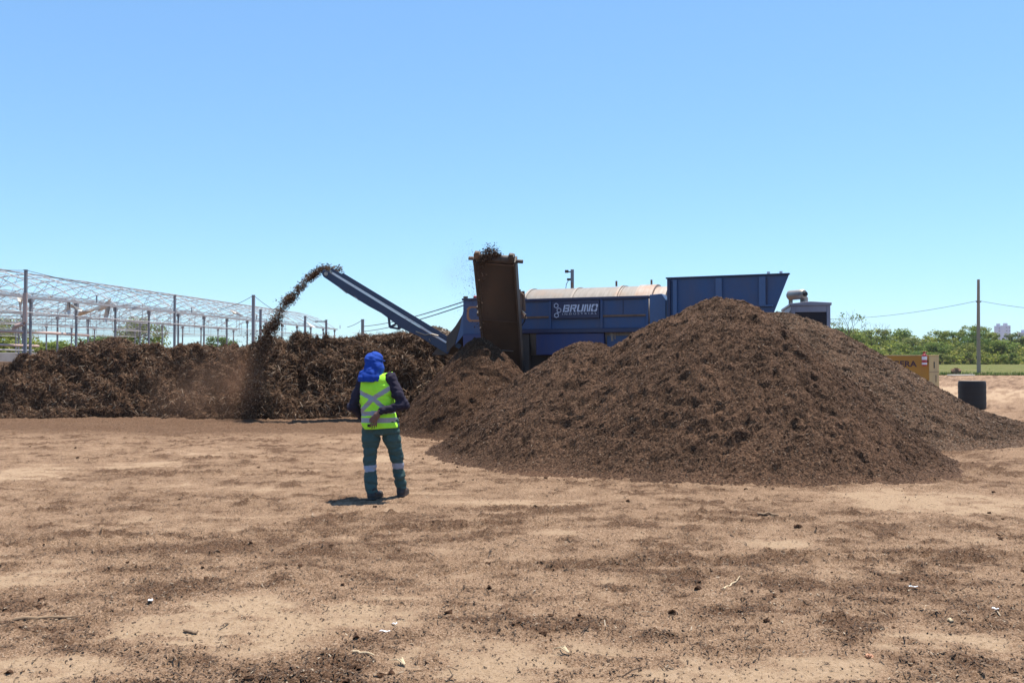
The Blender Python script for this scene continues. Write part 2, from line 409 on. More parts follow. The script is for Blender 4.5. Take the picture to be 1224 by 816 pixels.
def strips(pts, nrm, L, W, bend=0.15, tilt=0.5, lift=0.0):
    """bent two-quad slivers lying on a surface"""
    n = len(pts); nrm = nrm + RNG.normal(0, tilt * 0.5, (n, 3)); nrm /= np.linalg.norm(nrm, axis=1)[:, None]
    t = RNG.normal(0, 1, (n, 3)); t -= (t * nrm).sum(1)[:, None] * nrm; t /= np.linalg.norm(t, axis=1)[:, None]
    t = t + nrm * RNG.uniform(-0.2, 1.0, (n, 1)) * tilt; t /= np.linalg.norm(t, axis=1)[:, None]
    b = np.cross(nrm, t); b /= np.linalg.norm(b, axis=1)[:, None]
    L = RNG.uniform(L[0], L[1], (n, 1)) * RNG.uniform(0.6, 1.0, (n, 1)); W = RNG.uniform(W[0], W[1], (n, 1))
    c = pts + nrm * (lift + 0.15 * L * tilt)
    k = RNG.uniform(-0.3, 1.0, (n, 1)) * bend * L
    rows = [c - t * L / 2, c + nrm * k + b * RNG.normal(0, 0.1, (n, 1)) * L, c + t * L / 2]
    tw = RNG.normal(0, 0.5, (n, 1)); b2 = b * np.cos(tw) + nrm * np.sin(tw)
    V = np.stack([rows[0] - b * W / 2, rows[0] + b * W / 2, rows[1] - b * W / 2, rows[1] + b * W / 2, rows[2] - b2 * W / 3, rows[2] + b2 * W / 3], 1)
    o = np.arange(n)[:, None] * 6
    F = np.concatenate([o + np.array([[0, 1, 3, 2]]), o + np.array([[2, 3, 5, 4]])], 0)
    return V.reshape(-1, 3), F

def cover(name, parent, mat, hf, n, bx, L, W, bend, tilt, front=None, lift=0.0, zmin=0.02):
    p, nn = samp(hf, n, *bx, zmin=zmin, front=front)
    V, F = strips(p, nn, L, W, bend, tilt, lift)
    return link(name, np_mesh(name, V, F, [mat]), parent, kind='stuff')

o = heap('compost_heap', h_main, -3.0, 8.0, 10.6, 19.2, 0.024, M['compost'], 'largest heap of fine dark brown compost, nearest the camera', 'compost heap')
cover('compost_chips', o, M['chips'], h_main, 60000, (-3, 8, 10.6, 19), (0.010, 0.045), (0.006, 0.018), 0.15, 0.5, 15.8)
o = heap('compost_heap', h_mid, -3.6, 2.6, 16.6, 23.0, 0.032, M['compost_dark'], 'small dark pointed heap of fresh compost under the steep discharge conveyor', 'compost heap')
cover('compost_chips', o, M['chips'], h_mid, 14000, (-3.6, 2.6, 16.6, 22.5), (0.012, 0.05), (0.008, 0.022), 0.15, 0.5, 20.6)
o = heap('compost_heap', h_right, 1.5, 13.2, 14.6, 22.6, 0.032, M['compost_pale'], 'paler drier compost heap sloping down to the right behind the largest heap', 'compost heap')
cover('compost_chips', o, M['chips_pale'], h_right, 50000, (1.5, 13, 14.6, 22), (0.014, 0.055), (0.009, 0.024), 0.15, 0.5, 19.5)
o = heap('mulch_windrow', h_wind, -19.5, -0.6, 23.2, 30.6, 0.05, M['coarse'], 'long dark windrow of coarse shredded wood behind the worker', 'mulch heap')
cover('wood_shreds', o, M['shreds'], h_wind, 105000, (-19, -0.8, 23.2, 30), (0.04, 0.20), (0.008, 0.024), 0.35, 0.45, 27.0)
cover('wood_strands', o, M['strands'], h_wind, 16000, (-7.4, -0.8, 23.2, 30), (0.12, 0.42), (0.008, 0.022), 0.45, 0.5, 27.0)
cover('wood_strands', o, M['strands'], h_wind, 15000, (-19, -7.4, 23.2, 30), (0.10, 0.36), (0.007, 0.018), 0.4, 0.4, 27.0)
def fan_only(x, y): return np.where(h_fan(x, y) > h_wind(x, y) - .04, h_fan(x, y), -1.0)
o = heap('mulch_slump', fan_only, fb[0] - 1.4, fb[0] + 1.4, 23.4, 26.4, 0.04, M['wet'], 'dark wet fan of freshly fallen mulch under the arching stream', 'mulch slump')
cover('wet_bits', o, M['wetbits'], lambda x, y: np.where(h_fan(x, y) > h_wind(x, y), h_fan(x, y), -1.0), 9000, (fb[0] - 1.3, fb[0] + 1.3, 23.5, 26.3), (0.03, 0.14), (0.008, 0.024), 0.35, 0.45)  # dark slivers carry on the painted shade of the fan
o = heap('wood_chip_heap', h_tan, -8, 2.0, 24.5, 34, 0.05, M['tanheap'], 'tan heap of coarse wood chips behind the rising blue conveyor', 'wood chip heap')
cover('tan_shreds', o, M['shreds_tan'], h_tan, 30000, (-7, 1.5, 24.8, 33), (0.05, 0.2), (0.015, 0.045), 0.3, 0.6, 31)

# ------------------------------------------------------------------ ground
PATCH = [(275, 742, 150, 40), (450, 728, 110, 22), (620, 795, 190, 40), (50, 800, 120, 22), (25, 567, 75, 16), (40, 690, 90, 16), (170, 556, 70, 5),
         (925, 648, 60, 9), (600, 600, 130, 5), (1120, 600, 150, 18), (900, 800, 200, 18), (470, 548, 60, 5), (1180, 470, 140, 25), (1130, 770, 100, 16)]
DARKP = [(330, 655, 140, 14), (120, 655, 100, 10), (230, 700, 110, 9), (680, 610, 60, 5), (930, 672, 60, 6), (1030, 632, 60, 7), (880, 690, 60, 9), (790, 660, 50, 9), (450, 690, 60, 8),
         (380, 800, 100, 18), (440, 650, 80, 8), (1080, 700, 110, 12), (720, 745, 50, 12), (850, 730, 60, 12), (1100, 560, 70, 6), (560, 640, 70, 6), (90, 640, 70, 7), (1000, 745, 90, 10)]
def ell(x, y, lst):
    s = np.zeros_like(x)
    for px, py, rx, ry in lst:
        c = G(px, py); a = G(px + rx, py); f = G(px, py + ry)
        ex = abs(a[0] - c[0]); ey = abs(f[1] - c[1]) * 1.15
        d = ((x - c[0]) / ex) ** 2 + ((y - c[1]) / ey) ** 2
        s = np.maximum(s, np.exp(-d * 0.9))
    return s
TRACKS = [(6.6, 0.10, 0.5, 3.0, 1.2), (8.3, 0.08, 0.5, 3.4, 1.3), (12.6, -0.06, 0.4, 4.0, 0.4), (14.4, -0.05, 0.4, 4.2, 0.5), (9.4, -0.28, 0.3, 5.0, 2.0), (17.6, 0.03, .3, 6.0, 0.1)]
def track(x, y):
    s = np.zeros_like(x); lug = np.zeros_like(x)
    for a, b, c, w, ph in TRACKS:
        d = y - (a + b * x + c * np.sin(x / w + ph)); k = sstep(0.24, 0.15, np.abs(d)) * sstep(0.35, 0.6, fbm(x * 0.6, y * 0.6, 0.8, 2, int(a * 10)))
        bar = sstep(-0.2, 0.4, np.sin(2 * math.pi * (x + np.abs(d) * 0.9) / 0.17)); s = np.maximum(s, k); lug = np.maximum(lug, k * bar)
    return s, lug
def mulch_mask(x, y):
    n = fbm(x * 0.9, y * 1.1, 0.8, 4, 401, 0.6)
    st = fbm(x * 0.85, y * 1.3, 2.0, 4, 411, 0.6)
    n2 = fbm(x, y, 5.0, 3, 421, 0.6)
    m = 0.55 + 0.60 * (n - 0.5) + 0.55 * (st - 0.5) + 0.8 * (n2 - 0.5)
    n3 = fbm(x, y, 2.2, 3, 425, 0.6)
    pt = ell(x, y, PATCH) * (0.1 + 0.8 * n + 0.6 * n3 + 0.5 * n2) * 0.95; m = m - 0.50 * sstep(0.32, 0.72, pt)
    m = m + 0.30 * sstep(0.30, 0.75, ell(x, y, DARKP) * (0.1 + 0.9 * st + 0.7 * n3))
    sc = np.maximum(0, fbm(x * 0.9, y * 2.0, 2.6, 3, 435, 0.6) - 0.575); m = m + np.minimum(0.34, 4.0 * sc)
    m = m + 0.16 * track(x, y)[0]
    # compost trodden out in front of the windrow and round the heaps
    band = sstep(16.4, 20.5, y + 2.0 * (fbm(x, y, 0.5, 2, 431) - 0.5)) * sstep(4, -1, x) * sstep(40, 30, y)
    m = np.maximum(m, band * (1.0 + 0.3 * (st - 0.5)))
    near = np.zeros_like(x)
    for hx, hy, r in ((pk[0], 15.0, 4.0), (1.4, 15.6, 3.2), (qk[0], 20.0, 2.9), (rk[0], 19.0, 5.0), (9.6, 18.6, 3.0)):
        d = np.sqrt((x - hx) ** 2 + (y - hy) ** 2)
        near = np.maximum(near, sstep(r + 0.55, r - 0.3, d))
    m = np.maximum(m, near * (0.45 + 0.8 * (n2 - 0.4)))
    return np.clip(m, 0, 1)
def ground_h(x, y, m):
    r = np.sqrt(x * x + y * y); k = sstep(90, 25, r)
    b = 0.10 * (fbm(x, y, 0.28, 3, 441) - 0.5) + 0.030 * (fbm(x * 0.6, y * 1.6, 1.7, 3, 451) - 0.5)
    cl = m * (0.13 * np.maximum(0, fbm(x * 0.8, y * 1.3, 4.5, 3, 461) - 0.54) + 0.10 * np.maximum(0, fbm(x, y, 13, 2, 471) - 0.58))
    fi = (0.008 + 0.016 * m) * (vn(x * 38, y * 38, 481) - 0.5) + 0.008 * (vn(x * 70, y * 70, 485) - 0.5)
    ts, tl = track(x, y); b = b - 0.014 * ts + 0.022 * tl
    b = b + 0.010 * np.maximum(0, fbm(x * 0.9, y * 2.0, 2.6, 3, 435, 0.6) - 0.575) * 4
    ped = np.exp(-(((x + 1.55) / 0.7) ** 2 + ((y - 10.38) / 0.7) ** 2))
    return k * (b * (1 - ped) + cl * (1 - 0.7 * ped) + fi)

th = np.concatenate([np.linspace(-180, -42, 40), np.linspace(-40, 40, 1050), np.linspace(42, 180, 40)[:-1]])
th = np.radians(th)
rr = np.concatenate([np.array([0.4, 0.8, 1.4, 2.2]), np.geomspace(2.8, 32, 520), np.geomspace(33, 6000, 110)])
T, RR = np.meshgrid(th, rr, indexing='ij')
GX = RR * np.sin(T); GY = RR * np.cos(T)
GM = mulch_mask(GX, GY)
GZ = ground_h(GX, GY, GM)
nth, nr = T.shape
I = np.arange(nth * nr).reshape(nth, nr); J = np.roll(I, -1, axis=0)
F = np.stack([I[:, :-1], I[:, 1:], J[:, 1:], J[:, :-1]], -1).reshape(-1, 4)
V = np.stack([GX, GY, GZ], -1).reshape(-1, 3)
c0 = len(V); V = np.concatenate([V, [[0, 0, 0]]])

m, nt, b = nmat('bare_earth'); M['earth'] = m
co = objco(nt); at = nd(nt, 'ShaderNodeAttribute'); at.attribute_name = 'mulch'
nf = noise(nt, co, 26, 5, 0.7); nm = noise(nt, co, 3.0, 5, 0.65); nff = noise(nt, co, 85, 3, 0.75); nl = noise(nt, co, 0.35, 4, 0.6)
sand = ramp(nt, nf, ka([(0.34, (0.40, 0.275, 0.172)), (0.5, (0.52, 0.368, 0.24)), (0.66, (0.62, 0.455, 0.312))]))
sand = mixc(nt, ramp(nt, nl, [(0.35, 0.0), (0.7, 0.6)]), sand, tuple(KA * x for x in (0.46, 0.318, 0.204)))
dirt = ramp(nt, nff, ka([(0.37, (0.11, 0.062, 0.036)), (0.45, (0.30, 0.19, 0.117)), (0.55, (0.405, 0.262, 0.167)), (0.65, (0.62, 0.45, 0.32))]))
dark = ramp(nt, nff, ka([(0.37, (0.038, 0.019, 0.010)), (0.50, (0.135, 0.073, 0.043)), (0.65, (0.33, 0.21, 0.135))]))
ad = nd(nt, 'ShaderNodeMath', operation='MULTIPLY_ADD'); nt.links.new(nf, ad.inputs[0]); ad.inputs[1].default_value = 0.8
nt.links.new(at.outputs['Fac'], ad.inputs[2])
ad2 = nd(nt, 'ShaderNodeMath', operation='MULTIPLY_ADD'); nt.links.new(nff, ad2.inputs[0]); ad2.inputs[1].default_value = 0.5; nt.links.new(ad.outputs[0], ad2.inputs[2])
mr1 = nd(nt, 'ShaderNodeMapRange', interpolation_type='SMOOTHSTEP'); nt.links.new(ad2.outputs[0], mr1.inputs[0]); mr1.inputs[1].default_value = .66; mr1.inputs[2].default_value = 1.06
mr2 = nd(nt, 'ShaderNodeMapRange', interpolation_type='SMOOTHSTEP'); nt.links.new(ad2.outputs[0], mr2.inputs[0]); mr2.inputs[1].default_value = 1.08; mr2.inputs[2].default_value = 1.75
cg = mixc(nt, mr2.outputs[0], mixc(nt, mr1.outputs[0], sand, dirt), dark)
nk = noise(nt, co, 48, 3, 0.75); nk2 = noise(nt, co, 55, 2, 0.7)
cg = mixc(nt, ramp(nt, nk, [(0.59, 0.0), (0.65, 0.85)]), cg, tuple(KA * x for x in (0.075, 0.042, 0.026)))
cg = mixc(nt, ramp(nt, nk2, [(0.65, 0.0), (0.70, 0.7)]), cg, tuple(KA * x for x in (0.50, 0.39, 0.29)))
nt.links.new(cg, b.inputs['Base Color'])
b.inputs['Roughness'].default_value = 0.97; b.inputs['Specular IOR Level'].default_value = 0.1
bump(nt, b, nff, 1.0, 0.02)
me = np_mesh('ground', V, F, [M['earth']], smooth=True)
at_ = me.attributes.new('mulch', 'FLOAT', 'POINT'); at_.data.foreach_set('value', np.concatenate([GM.ravel(), [0.3]]).astype(np.float32))
link('ground', me, kind='structure')

# litter scattered over the yard: more of it where the mulch lies
def gfun(x, y): return ground_h(x, y, mulch_mask(x, y))
def litter(name, n, y0, y1, L, W, label, pw=1.0):
    pts = []
    while sum(len(p) for p in pts) < n:
        k = 60000; yy = y0 * (y1 / y0) ** RNG.random(k); xx = RNG.uniform(-0.72, 0.72, k) * (yy + 1.5)
        mk = mulch_mask(xx, yy)
        ok = RNG.random(k) < (0.10 + 0.9 * mk ** 1.6) * pw
        for hf in (h_main, h_mid, h_right, h_wind):
            ok &= hf(xx, yy) < 0.0
        pts.append(np.stack([xx, yy], -1)[ok])
    q = np.concatenate(pts)[:n]; z = gfun(q[:, 0], q[:, 1])
    nr_ = np.tile([[0, 0, 1.0]], (n, 1))
    V, F = strips(np.concatenate([q, z[:, None]], 1), nr_, L, W, 0.2, 0.35, 0.003)
    link(name, np_mesh(name, V, F, [M['litter']]), label=label, cat='litter', kind='stuff')
litter('fine_wood_litter', 95000, 3.2, 22, (0.006, 0.040), (0.003, 0.011), 'fine specks of wood and bark strewn over the bare earth')
litter('twig_litter', 1800, 3.5, 20, (0.04, 0.15), (0.004, 0.012), 'loose twigs and bark slivers lying about the yard')
# clods: small crumbs of compost broken off the heaps
def clods(name, n, mat, label):
    Vs, Fs = [], []; base = np.array([[1, 1, 1], [1, -1, -1], [-1, 1, -1], [-1, -1, 1], [1.2, 0, 0.3], [-1.1, 0.2, 0], [0, 1.15, 0.1], [0.1, -1.2, 0], [0, 0.1, 1.0]], float)
    tri = np.array([[0, 4, 6], [4, 1, 6], [6, 1, 2], [6, 2, 5], [0, 6, 8], [6, 5, 8], [5, 3, 8], [3, 7, 8], [7, 4, 8], [4, 0, 8], [7, 1, 4], [3, 5, 2], [3, 2, 1], [3, 1, 7]])
    k = 0
    while k < n:
        if random.random() < 0.6:
            hx, hy, r = random.choice([(pk[0], 15.0, 3.9), (1.4, 15.6, 3.1), (qk[0], 20.0, 2.6), (9.6, 18.6, 2.9)])
            a = random.uniform(-2.9, -0.2); d = r + random.expovariate(2.2) - 0.2
            x, y = hx + d * math.cos(a), hy + d * math.sin(a)
        else:
            y = 3.6 * (20 / 3.6) ** random.random(); x = random.uniform(-0.66, 0.66) * y
        xa, ya = np.array([x]), np.array([y])
        if y < 3 or h_main(xa, ya)[0] > 0.05 or h_right(xa, ya)[0] > 0.05: continue
        mm = mulch_mask(xa, ya)[0]
        if random.random() > 0.15 + mm: continue
        s = 0.005 + 0.016 * random.random() ** 4
        z = gfun(xa, ya)[0]
        v = base * RNG.uniform(0.6, 1.2, base.shape) * s * np.array([1.2, 1.0, 0.75])
        an = random.random() * 6.28; ca, sa = math.cos(an), math.sin(an)
        v = np.stack([v[:, 0] * ca - v[:, 1] * sa, v[:, 0] * sa + v[:, 1] * ca, v[:, 2]], -1) + [x, y, z + s * 0.35]
        Fs.append(tri + 9 * k); Vs.append(v); k += 1
    link(name, np_mesh(name, np.concatenate(Vs), np.concatenate(Fs), [mat]), label=label, cat='soil crumbs', kind='stuff')
clods('compost_crumbs', 900, M['compost_dark'], 'dark crumbs of compost rolled off the heaps onto the sand')

exec_later = []
# ------------------------------------------------------------------ trommel screen
MR = R(-23)
mac = thing('trommel_screen', 'big blue trommel screening machine with a pale drum, hopper and two conveyors', 'screening machine', (0.287, 22.5, 0), MR)
MW = PM[mac.name]; MWi = MW.inverted()
def uv(px, v=0.0):
    """machine-local u of the point on plane v that pixel column px sees"""
    a = (px - 612) / FPX; c, s = math.cos(MR), math.sin(MR)
    X0, Y0 = 0.287 - v * s, 22.5 + v * c
    return (a * Y0 - X0) / (c - a * s)
def zz(px, py, v=0.0):
    u = uv(px, v); Y = 22.5 + u * math.sin(MR) + v * math.cos(MR)
    return P(px, py, Y)[2]
# side panel
u0, u1 = uv(619), uv(775)
b_ = MB(); b_.bb(u0, u1, 0.0, 0.05, 2.44, 3.16)
b_.build('side_panel', M['blue'], mac, 0.008)
b_ = MB(); b_.bb(u0 - .02, u1 + .02, -0.05, 0.10, 3.163, 3.235); b_.build('top_rail', M['navy'], mac, 0.008)
b_ = MB(); b_.bb(u0 - .02, u1 + .02, -0.06, 0.10, 2.33, 2.437); b_.build('bottom_rail', M['navy'], mac, 0.008)
for px in (619.5, 658, 719.5, 774):
    u = uv(px); b_ = MB(); b_.bb(u - .035, u + .035, -0.045, -0.002, 2.44, 3.16); b_.build('upright', M['blue'], mac, 0.006)
for a, c in ((621.5, 656.5), (721, 772.5)):
    b_ = MB(); b_.bb(uv(a), uv(c), -0.035, -0.002, 2.725, 2.775); b_.build('guide_rail', M['rusty'], mac, 0.006)
# thin lid seam and hatch seams give the panel its plates
for px in (745,):
    b_ = MB(); b_.bb(uv(px) - .01, uv(px) + .01, -0.012, -0.002, 2.78, 3.15); b_.build('panel_seam', M['navy'], mac)
# sign
sa, sb = uv(660.5), uv(717.5)
b_ = MB(); b_.bb(sa, sb, -0.075, -0.006, 2.70, 3.145); sign = b_.build('sign_panel', M['navy'], mac, 0.006)
LET = {
 'B': [[(0, 0), (.24, 0), (.24, 1), (0, 1)], [(.32, .80), (.86, .80), (.96, .68), (.96, .90), (.86, 1), (.32, 1)], [(.32, .42), (.90, .42), (.96, .52), (.96, .70), (.74, .70), (.74, .60), (.32, .60)],
       [(.32, 0), (.92, 0), (1.0, .1), (1.0, .34), (.92, .42), (.76, .42), (.76, .2), (.32, .2)]],
 'R': [[(0, 0), (.24, 0), (.24, 1), (0, 1)], [(.32, .80), (.74, .80), (.74, .60), (.96, .60), (.96, .90), (.86, 1), (.32, 1)], [(.32, .40), (.90, .40), (.96, .60), (.32, .60)], [(.52, .36), (.78, .36), (1.02, 0), (.74, 0)]],
 'U': [[(0, .2), (.24, .2), (.24, 1), (0, 1)], [(0, .16), (.1, 0), (.56, 0), (.56, .2), (.0, .2)], [(.64, 0), (.9, 0), (1.0, .12), (1.0, 1), (.76, 1), (.76, .2), (.64, .2)]],
 'N': [[(0, 0), (.24, 0), (.24, 1), (0, 1)], [(.32, 1), (.50, 1), (.72, 0), (.54, 0)], [(.78, 0), (1.0, 0), (1.0, 1), (.78, 1)]],
 'O': [[(0, .12), (.1, 0), (.44, 0), (.44, .2), (.24, .2), (.24, .46), (0, .46)], [(0, .54), (.24, .54), (.24, .8), (.44, .8), (.44, 1), (.1, 1), (0, .88)],
       [(.56, 0), (.9, 0), (1, .12), (1, .46), (.76, .46), (.76, .2), (.56, .2)], [(.56, .8), (.76, .8), (.76, .54), (1, .54), (1, .88), (.9, 1), (.56, 1)]],
}
b_ = MB(); x = uv(674.0); tot = uv(714.6) - x; w = tot / 5.65
for ch in 'BRUNO':
    for poly in LET[ch]:
        b_.prism([((p[0] + 0.26 * p[1]) * w, p[1] * 0.185) for p in poly], (x, -0.079, 2.865), (1, 0, 0), (0, 0, 1), (0, -0.012, 0))
    x += w * 1.16
b_.build('lettering', M['letter'], sign)
# hexagon emblem
b_ = MB()
def hexring(cx, cz, r, t):
    for k in range(6):
        a0, a1 = math.pi / 6 + k * math.pi / 3, math.pi / 6 + (k + 1) * math.pi / 3
        b_.prism([(cx + r * math.cos(a0), cz + r * math.sin(a0)), (cx + r * math.cos(a1), cz + r * math.sin(a1)), (cx + (r - t) * math.cos(a1), cz + (r - t) * math.sin(a1)), (cx + (r - t) * math.cos(a0), cz + (r - t) * math.sin(a0))],
                 (0, -0.079, 0), (1, 0, 0), (0, 0, 1), (0, -0.012, 0))
for px, zc in ((666.2, 3.035), (669.6, 2.915), (666.6, 2.785)): hexring(uv(px), zc, 0.068, 0.018)
ua, ub = uv(666.8), uv(668.6)
b_.prism([(ua, 2.83), (ub, 2.87), (ub + .015, 2.855), (ua + .015, 2.815)], (0, -0.079, 0), (1, 0, 0), (0, 0, 1), (0, -0.012, 0))
b_.build('emblem', M['letter'], sign)
def text_mesh(txt, size, space, mat, parent, name, loc, rot, shear=0.0, ext=0.004, bold=0.0):
    cu = bpy.data.curves.new(name, 'FONT'); cu.body = txt; cu.size = size; cu.space_character = space; cu.shear = shear; cu.extrude = ext; cu.offset = bold
    to = bpy.data.objects.new(name, cu); COL.objects.link(to)
    dg = bpy.context.evaluated_depsgraph_get(); me = bpy.data.meshes.new_from_object(to.evaluated_get(dg))
    COL.objects.unlink(to); bpy.data.objects.remove(to)
    me.materials.clear(); me.materials.append(mat)
    o = link(name, me, parent); o.location = loc; o.rotation_euler = rot
    return o
t_ = text_mesh('INDUSTRIAL', 0.062, 1.7, M['letter'], sign, 'lettering', (uv(673.2), -0.082, 2.795), (R(90), 0, 0), ext=0.003, bold=0.0)
t_.scale.x = (uv(714.2) - uv(673.2)) / max(t_.dimensions.x, 0.01)
# lower body
b_ = MB(); b_.bb(uv(600), uv(800), 0.30, 0.36, 1.10, 2.33); b_.build('lower_panel', M['dark'], mac)
b_ = MB(); b_.bb(uv(641), uv(722), -0.02, 0.28, 1.76, 2.318); b_.build('engine_cover', M['blue3'], mac, 0.015)
b_ = MB(); b_.bb(uv(724), uv(752), 0.10, 0.29, 1.9, 2.25); b_.build('tool_locker', M['blue'], mac, 0.012)
b_ = MB(); b_.bb(-2.3, 6.5, 0.34, 0.50, 1.0, 1.28); b_.bb(-2.3, 6.5, 2.0, 2.16, 1.0, 1.28)
for u in (-2.2, 0, 2.2, 4.4, 6.4): b_.bb(u - .06, u + .06, 0.502, 1.998, 1.05, 1.2)
b_.build('chassis', M['dark'], mac, 0.01)
for u in (-1.9, 1.0, 6.0):
    for v in (0.42, 2.08):
        b_ = MB(); b_.bb(u - .08, u + .08, v - .08, v + .08, 0.02, 0.998); b_.bb(u - .2, u + .2, v - .2, v + .2, -0.03, 0.018); b_.build('support_leg', M['dark'], mac, 0.01)
b_ = MB(); b_.bb(u0, uv(800), 2.45, 2.5, 1.3, 3.2); b_.build('rear_panel', M['blue'], mac, 0.01)
b_ = MB(); b_.bb(uv(622), uv(632), 0.02, 0.2, 1.3, 2.32); b_.build('side_bracket', M['dark'], mac, 0.01)
# drum
Md = Matrix.Translation((u0 - 0.03, 1.25, 2.42)) @ Matrix.Rotation(R(90), 4, 'Y')
L_ = uv(768, 1.25) - u0 + 0.03
b_ = MB(); b_.lathe([(1.16, 0.0), (1.16, L_)], 96, Md); drum = b_.build('drum', M['drum'], mac, smooth=True)
for px, w_, r_ in ((627.5, 0.07, 1.185), (684, 0.06, 1.18), (737, 0.06, 1.19), (741.0, 0.03, 1.18)):
    u = uv(px, 0.6); Mq = Matrix.Translation((u, 1.25, 2.42)) @ Matrix.Rotation(R(90), 4, 'Y')
    b_ = MB(); b_.lathe([(1.155, 0), (r_, 0.001), (r_, w_), (1.155, w_ + .001)], 96, Mq); b_.build('drum_ring', M['drum_end'], drum, smooth=True)
b_ = MB(); b_.lathe([(1.10, L_), (1.19, L_ + .002), (1.19, L_ + 0.45), (1.13, L_ + .46), (1.13, L_ + 0.78), (1.0, L_ + 0.8)], 96, Md); b_.build('drum_end', M['drum_end'], mac, smooth=True)
for px in (684, 737, 779):
    u = uv(px, 1.25); b_ = MB(); b_.bb(u - .02, u + .02, 1.22, 1.28, 3.60, 3.74); b_.build('drum_lug', M['rusty'], mac)
# fairing between body and hopper
ua, ub = uv(775.5), uv(797)
b_ = MB(); b_.prism([(ua + .03, 2.2), (ub - .02, 2.2), (ub - .02, 3.12), (ub - .12, 3.27), (ua + .03, 3.25)], (0, -0.03, 0), (1, 0, 0), (0, 0, 1), (0, 0.5, 0)); b_.build('fairing', M['blue2'], mac, 0.01)
# hopper
ha, hb, hc = uv(797.5, -.2), uv(943.5, -.2), uv(925, -.2)
zt, zb = 3.61, zz(925, 374, -.2)
b_ = MB()
b_.prism([(ha, 1.9), (hc, 1.9), (hc, zb), (hb, zt), (ha, zt)], (0, -.2, 0), (1, 0, 0), (0, 0, 1), (0, .05, 0)); b_.build('hopper_wall', M['blue'], mac, 0.006)
b_ = MB(); b_.prism([(ha, 1.9), (hc - .5, 1.9), (hc - .5, zb), (hb - .5, zt), (ha, zt)], (0, 2.4, 0), (1, 0, 0), (0, 0, 1), (0, .05, 0)); b_.build('hopper_wall', M['blue'], mac, 0.006)
b_ = MB(); b_.bb(ha + .002, ha + .05, -.148, 2.398, 1.9, zt - .004); b_.build('hopper_wall', M['blue'], mac, 0.006)
b_ = MB(); b_.prism([(hc - .05, 1.9), (hc - .002, 1.9), (hc - .002, zb), (hb - .004, zt - .004), (hb - .06, zt - .004), (hc - .05, zb)], (0, -.148, 0), (1, 0, 0), (0, 0, 1), (-.5, 2.546, 0)); b_.build('hopper_wall', M['blue'], mac, 0.006)
for px, w_, mt in ((807, .05, 'blue2'), (859.5, .075, 'blue2'), (911.5, .075, 'blue2'), (800, .03, 'navy')):
    u = uv(px, -.25); b_ = MB(); b_.bb(u - w_, u + w_, -.27, -.203, 1.9 if px < 900 else zz(911, 366, -.2), zt - .03); b_.build('hopper_rib', M[mt], mac, 0.008)
u = uv(916.3, -.2); b_ = MB(); b_.bb(u - .03, u + .03, -.215, -.203, zz(911, 364, -.2), zt - .06); b_.build('panel_seam', M['navy'], mac)
b_ = MB(); b_.bb(uv(908, -.2), uv(924.5, -.2), -.26, -.203, zz(915, 366.5, -.2), zz(915, 364.5, -.2)); b_.build('hopper_ledge', M['blue2'], mac, 0.006)
b_ = MB(); b_.prism([(ha - .02, zt + .002), (hb + .02, zt + .002), (hb + .02, zt + .035), (ha - .02, zt + .035)], (0, -.25, 0), (1, 0, 0), (0, 0, 1), (0, .12, 0)); b_.build('hopper_rim', M['navy'], mac)
for px in (919, 934):
    u = uv(px, -.2); b_ = MB(); b_.lathe([(0.035, 0), (0.035, 0.05)], 10, Matrix.Translation((u, -.19, zt + .036))); b_.build('hopper_knob', M['white'], mac)
# discharge box at the left end
da, db = uv(553.5), uv(625)
b_ = MB(); b_.bb(da, db - .08, 0.0, 1.9, 2.32, 3.24); b_.build('discharge_box', M['blue'], mac, 0.012)
b_ = MB(); b_.bb(da - .03, db - .08, -0.03, 1.93, 3.243, 3.30); b_.build('box_rim', M['navy'], mac, 0.008)
b_ = MB(); b_.prism([(da, 2.317), (db - .1, 2.317), (db - .1, 1.3), (da + .05, 1.3)], (0, -.03, 0), (1, 0, 0), (0, 0, 1), (0, 1.9, 0)); b_.build('lower_box', M['blue3'], mac, 0.01)
def uz(px, py, v): return (uv(px, v), zz(px, py, v))
b_ = MB(); b_.prism([uz(553.6, 372, .02), uz(553.8, 400, .02), uz(544, 412, .02), uz(549.5, 392, .02)], (0, .02, 0), (1, 0, 0), (0, 0, 1), (0, .03, 0)); b_.build('flared_cheek', M['blue2'], mac)
pl = [(553.4, 375), (549, 393), (543, 412), (531, 424), (516, 424), (531, 406), (544, 390)]
b_ = MB(); b_.prism([uz(a, c, .06) for a, c in pl], (0, .06, 0), (1, 0, 0), (0, 0, 1), (0, 1.5, 0)); b_.build('discharge_apron', M['dark'], mac)
b_ = MB()
oct_ = [(558, 368), (561, 365.5), (573, 365.5), (573, 368), (562, 368), (560.5, 370), (560.5, 379), (562.5, 381.5), (573, 381.5), (573, 384), (561, 384), (558, 380.5)]
def ring_poly(o, t): return o
for q in (([558, 369], [561, 366], [563, 368], [560.5, 370.5]), ([561, 366], [574, 366], [574, 368], [563, 368]), ([558, 369], [560.5, 370.5], [560.5, 379], [558, 381]), ([558, 381], [560.5, 379], [563, 382], [561, 384.5]), ([561, 384.5], [563, 382], [574, 382], [574, 384.5])):
    b_.prism([uz(a, c, -.004) for a, c in q], (0, -.003, 0), (1, 0, 0), (0, 0, 1), (0, -.006, 0))
b_.build('emblem', M['orange'], mac)
u = uv(567); b_ = MB(); b_.lathe([(0.05, 0), (0.05, 0.05), (0.02, .07)], 14, Matrix.Translation((u, 0.05, 3.302))); b_.build('warning_lamp', M['red'], mac, smooth=True)
u = uv(555.5); b_ = MB(); b_.bb(u - .05, u + .05, 0.0, .1, 3.302, 3.36); b_.build('cable_clamp', M['dark'], mac, .01)

